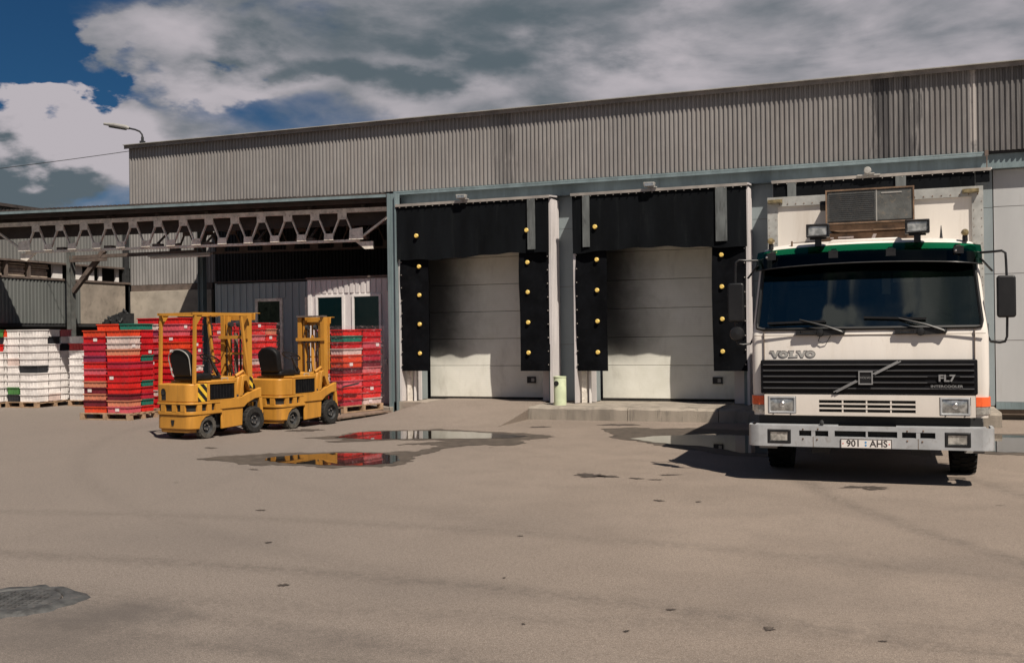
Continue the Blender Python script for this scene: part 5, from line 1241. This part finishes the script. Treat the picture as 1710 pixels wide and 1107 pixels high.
# mirrors
for s_ in (-1, 1):
    x0 = s_*1.17
    MB().tube([(x0, .16, 2.50), (x0+s_*.10, .10, 2.50), (s_*1.37, .06, 2.505), (s_*1.405, .06, 2.48), (s_*1.41, .06, 2.40), (s_*1.42, .07, 2.02), (s_*1.41, .06, 1.60), (s_*1.39, .06, 1.545), (s_*1.34, .08, 1.535), (s_*1.26, .12, 1.545), (s_*1.23, .14, 1.60)], .013, 8).build('mirror_arm', 'black_plastic', tk)
    mr = MB(); prof = []
    for cx, cz, a0 in ((.06, .19, 0), (-.06, .19, 90), (-.06, -.19, 180), (.06, -.19, 270)):
        for k_ in range(5): a = R(a0+90*k_/4); prof.append((s_*1.405+cx+.032*math.cos(a), 2.02+cz+.032*math.sin(a)))
    mr.prism(prof, 'Y', .0, .07); mh = mr.build('mirror', 'seal_black', tk, bevel=.018, seg=3)
    MB().prism([((q[0]-s_*1.405)*.88+s_*1.405, (q[1]-2.02)*.93+2.02) for q in prof], 'Y', .071, .073).build('mirror_glass', 'chrome', mh)
    MB().bar((x0, .15, 2.44), (x0+s_*.12, .2, 2.30), .03, .012).build('mirror_stay', 'black_plastic', tk)
MB().lathe([(.001, -.02), (.07, -.01), (.085, .02), (.001, .04)], 14, 'Y', (-1.40, .02, 1.66)).build('wide_mirror', 'seal_black', tk)
# cargo box
BX0, BX1, BY0, BY1 = -1.20, 1.31, 1.50, 8.12
MB().box(BX0+.02, BX1-.02, BY0+.02, BY1, 1.05, 3.36).build('box_body', 'box_white', tk)
ft = MB().plate(BX0, BX1, 1.02, 3.385, BY0-.012, BY0+.0195, [(BX0+.125, BX1-.125, 1.15, 3.265)]); ft.build('box_frame', 'box_frame', tk)
for x in (BX0, BX1-.05): MB().box(x+.0, x+.05, BY0+.02, BY1, 3.33, 3.388).box(x+.0, x+.05, BY0+.02, BY1, 1.0, 1.06).build('box_rail', 'box_frame', tk)
for s_, xa in ((-1, BX0), (1, BX1)):
    rv = MB()
    for i in range(22): rv.lathe([(.001, -.004), (.005, -.003), (.005, .004)], 6, 'Y', (xa-s_*.105, BY0-.014, 1.1+.1*i)).lathe([(.001, -.004), (.005, -.003), (.005, .004)], 6, 'Y', (xa-s_*.02, BY0-.014, 1.1+.1*i))
    rv.build('frame_rivets', 'reefer_rust', tk, kind='stuff')
    xx = BX0+.10 if s_ < 0 else BX1-.14
    MB().box(xx-.09, xx+.09, BY0-.07, BY0-.015, 3.30, 3.35).box(xx-.08, xx+.08, BY0-.075, BY0-.07, 3.31, 3.34).build('marker_lamp', 'beacon_lens', tk)
rv = MB()
for i in range(24): rv.lathe([(.001, -.004), (.008, -.003), (.008, .004)], 6, 'Y', (BX0+.15+.1*i, BY0-.014, 3.29))
rv.build('frame_rivets', 'reefer_rust', tk, kind='stuff')
# fridge unit on the box front
ru = MB().box(-.46, .535, 1.02, 1.486, 2.96, 3.37).build('fridge_unit', 'reefer_grey', tk, bevel=.012)
MB().box(-.43, .11, 1.012, 1.0195, 2.99, 3.34).box(.125, .505, 1.012, 1.0195, 2.99, 3.34).build('fridge_grille', 'reefer_grey', ru)
gs = MB()
for i in range(14): gs.box(-.42, .10, 1.006, 1.0119, 3.0+.024*i, 3.008+.024*i)
gs.build('grille_mesh', 'dark_metal', ru)
MB().box(.111, .124, 1.008, 1.019, 2.97, 3.36).box(.17, .40, 1.006, 1.0119, 3.30, 3.315).build('fridge_trim', 'lamp_grey', ru)
MB().plate(-.462, .537, 2.958, 3.372, 1.0, 1.012, [(-.445, .52, 2.975, 3.355)]).build('fridge_edge', 'reefer_rust', ru)
MB().prism([(-.44, 2.955), (.52, 2.955), (.50, 2.88), (-.30, 2.87), (-.42, 2.90)], 'Y', 1.06, 1.47).build('fridge_skirt', 'reefer_rust', ru)
MB().box(-.56, .53, 1.16, 1.46, 2.66, 2.868).build('fridge_condenser', 'reefer_rust', ru, bevel=.01)
text('FRIGOBLOC', 'fridge_lettering', -.25, 2.80, 1.155, .045, 'paper', ru, 1.0, 0, .001) if False else None
MB().box(-.33, -.15, 1.157, 1.1595, 2.80, 2.82).box(-.42, -.38, 1.157, 1.1595, 2.80, 2.815).prism([(.05, 2.78), (.09, 2.78), (.115, 2.84), (.075, 2.84)], 'Y', 1.157, 1.1595).build('worn_marking', 'paper', ru)
MB().tube([(-.53, 1.12, 3.20), (-.46, 1.12, 3.20)], .06, 10).build('fridge_pipe', 'black_hole', ru)
# chassis and wheels
for x in (-.42, .42): MB().box(x-.04, x+.04, .25, BY1-.3, .72, .98).build('chassis_rail', 'dark_metal', tk)
MB().box(-.55, .55, .25, 1.45, .45, 1.15).build('engine', 'black_hole', tk)
MB().box(-1.15, 1.15, 1.22, 1.30, .55, .64).tube([(-1.0, 1.25, .5), (1.0, 1.25, .5)], .06, 10).build('front_axle', 'dark_metal', tk)
def twheel(x, y, w_, s_):
    r = .47; rr = .28
    ty = MB().lathe([(rr, -w_/2), (r*.9, -w_/2), (r*.985, -w_*.42), (r, -w_*.3), (r, w_*.3), (r*.985, w_*.42), (r*.9, w_/2), (rr, w_/2), (rr, -w_/2)], 36, 'X')
    for i in range(30):
        a = 2*math.pi*i/30
        for dx in (-.34, 0, .34): ty.cbox((dx*w_, math.cos(a+dx)*(r), math.sin(a+dx)*(r)), (w_*.27, .045, .022), Matrix.Rotation(a+dx-math.pi/2, 3, 'X'))
    t_ = ty.build('wheel', 'truck_tyre', tk); t_.location = (x, y, r+.01)
    MB().lathe([(.001, s_*w_*.30), (.10, s_*w_*.30), (.12, s_*w_*.1), (.2, s_*w_*.05), (rr*.95, s_*w_*.2), (rr*1.02, s_*w_*.49)], 24, 'X').build('rim', 'lamp_grey', t_)
for s_ in (-1, 1):
    twheel(s_*1.03, 1.25, .28, s_); twheel(s_*1.07, 5.6, .26, s_); twheel(s_*.78, 5.6, .26, -s_)
    mb = MB(); n = 10
    for k_ in range(n): 
        a0, a1 = math.pi*k_/n, math.pi*(k_+1)/n
        mb.bar((s_*1.04, 1.25+.56*math.cos(a0), .48+.56*math.sin(a0)), (s_*1.04, 1.25+.56*math.cos(a1), .48+.56*math.sin(a1)), .34, .02, (s_*1.0, 0, 0)) if False else None
        mb.add([(s_*.86, 1.25+.56*math.cos(a0), .48+.50*math.sin(a0)), (s_*1.22, 1.25+.56*math.cos(a0), .48+.50*math.sin(a0)), (s_*1.22, 1.25+.56*math.cos(a1), .48+.50*math.sin(a1)), (s_*.86, 1.25+.56*math.cos(a1), .48+.50*math.sin(a1))], [(0, 1, 2, 3)])
    mb.build('mudguard', 'black_plastic', tk)
    st = MB()
    for i in range(5): st.box(s_*(1.0), s_*(1.0)+s_*.2, .36+.05*i, .375+.05*i, .33, .35)
    for z in (.33,): st.box(min(s_*1.0, s_*1.2), max(s_*1.0, s_*1.2), .34, .36, .325, .355); st.box(min(s_*1.0, s_*1.2), max(s_*1.0, s_*1.2), .585, .60, .325, .355)
    st.build('step', 'steel_sheet', tk)
    MB().box(min(s_*1.0, s_*1.02), max(s_*1.0, s_*1.02), .40, .56, .33, .62).build('step_hanger', 'dark_metal', tk)
    MB().box(min(s_*.75, s_*1.17), max(s_*.75, s_*1.17), 2.6, 3.7, .5, .95).build('fuel_tank', 'steel_sheet', tk, bevel=.05)
    MB().box(min(s_*1.16, s_*1.18), max(s_*1.16, s_*1.18), 3.9, 4.9, .55, .95).build('side_guard', 'lamp_grey', tk)
for x in (-.5, .55): MB().box(x-.1, x+.1, .2, .22, .30, .395).build('bumper_shade_box', 'black_plastic', tk)  # dark boxes added behind the bumper to deepen the shade beneath it

# ------------------------------------------------------------------ small things of the place
bn_ = thing('litter_bin', 'pale green cylindrical litter bin with a round black hole between two docks', 'litter bin', (-6.31, 19.70, .25))
MB().lathe([(.128, 0), (.128, .55), (.124, .56), (.001, .565)], 24).build('drum', 'bin_green', bn_)
MB().lathe([(.132, .548), (.134, .575), (.118, .58), (.118, .548)], 24).build('lid_rim', 'bin_green', bn_)
hh = MB().lathe([(.001, 0), (.052, 0), (.052, .02), (.001, .02)], 16, 'Y', (-.035, -.130, .44)); hh.build('opening', 'black_hole', bn_)
# floodlights over the docks
for q, (x, lab) in enumerate(((-8.52, 'small grey floodlight above the left dock shelter'), (-4.47, 'small grey floodlight above the middle dock shelter'), (-.40, 'round floodlight above the dock shelter behind the truck'))):
    f_ = thing('floodlight', lab, 'floodlight', (x, 20.02, 4.555), 0, 'floodlights above the dock shelters')
    MB().box(-.06, .12, -.05, .05, 0, .02).tube([(0, 0, 0), (0, -.02, -.06)], .012, 6).build('bracket', 'lamp_grey', f_)
    if q < 2: MB().prism([(-.12, .02), (.08, .02), (.10, .10), (-.13, .11)], 'Y', -.09, .02).build('housing', 'lamp_grey', f_, bevel=.01); MB().box(-.10, .07, -.095, -.0905, .03, .09).build('lens', 'headlight_lens', f_)
    else: MB().lathe([(.001, -.07), (.055, -.065), (.068, -.04), (.045, .03), (.001, .04)], 18, 'Y', (0, 0, .065)).build('housing', 'lamp_grey', f_); MB().box(-.18, .22, -.03, .0, -.03, -.002).build('mount_plate', 'lamp_grey', f_)
# street lamp on the roof corner
sl_ = thing('roof_lamp', 'grey cobra head lamp on a curved arm at the roof corner', 'street lamp', (-17.38, 20.62, 6.475))
MB().box(-.05, .05, -.05, .05, 0, .12).tube([(0, 0, .1), (.0, 0, .22)], .035, 8).build('pole', 'dark_metal', sl_)
MB().tube([(0, 0, .22), (-.01, 0, .28), (-.08, 0, .36), (-.22, 0, .42), (-.42, 0, .47)], .022, 8).build('arm', 'dark_metal', sl_)
MB().tube([(-.40, 0, .465), (-.50, 0, .50), (-.85, -.02, .58), (-1.16, -.03, .635)], [.030, .055, .052, .03], 10).build('head', 'lamp_grey', sl_)
MB().tube([(-.50, -.0, .462), (-1.0, -.02, .57)], [.038, .038], 8).build('diffuser', 'reefer_grey', sl_)
wpts = []
for i in range(25):
    t_ = i/24; wpts.append((-17.66-22*t_, 20.7-2.6*t_, 6.40-.35*t_-1.3*4*t_*(1-t_)*.25))
tag(MB().tube(wpts, .008, 4).build('overhead_wire', 'wire_black'), 'thin overhead wire running left from the warehouse roof corner', 'wire')
# manhole with broken collar
mc = at_z(22, 1006)
mh = thing('manhole', 'worn round manhole cover in a raised ragged collar on the near left asphalt', 'manhole cover', (mc.x, mc.y, 0), R(20))
cv = MB().lathe([(.001, .020), (.27, .020), (.285, .016), (.29, .004)], 32)
for i in range(-5, 6):
    for j in range(-5, 6):
        if i*i+j*j < 24: cv.cbox((i*.048, j*.048, .0205), (.026, .026, .008))
cv.build('cover', 'manhole_iron', mh)
cl = MB(); N = 48; pr = []
for i in range(N):
    a = 2*math.pi*i/N; k_ = random.uniform(-.012, .012); e = .05*math.sin(3*a+1)+.03*math.sin(7*a)
    pr.append([(.295, .006), (.31, .024+k_*.3), (.35+k_, .026+k_*.4), (.39+e*.4+k_, .014), (.42+e*.7+k_*2, -.002)])
for r_ in pr:
    i = pr.index(r_); a = 2*math.pi*i/N
    for q in r_: cl.v.append(Vector((q[0]*math.cos(a), q[0]*math.sin(a), q[1])))
for i in range(N):
    k_ = (i+1) % N
    for j in range(4): cl.f.append((i*5+j, i*5+j+1, k_*5+j+1, k_*5+j))
cl.build('collar', 'manhole_iron', mh)
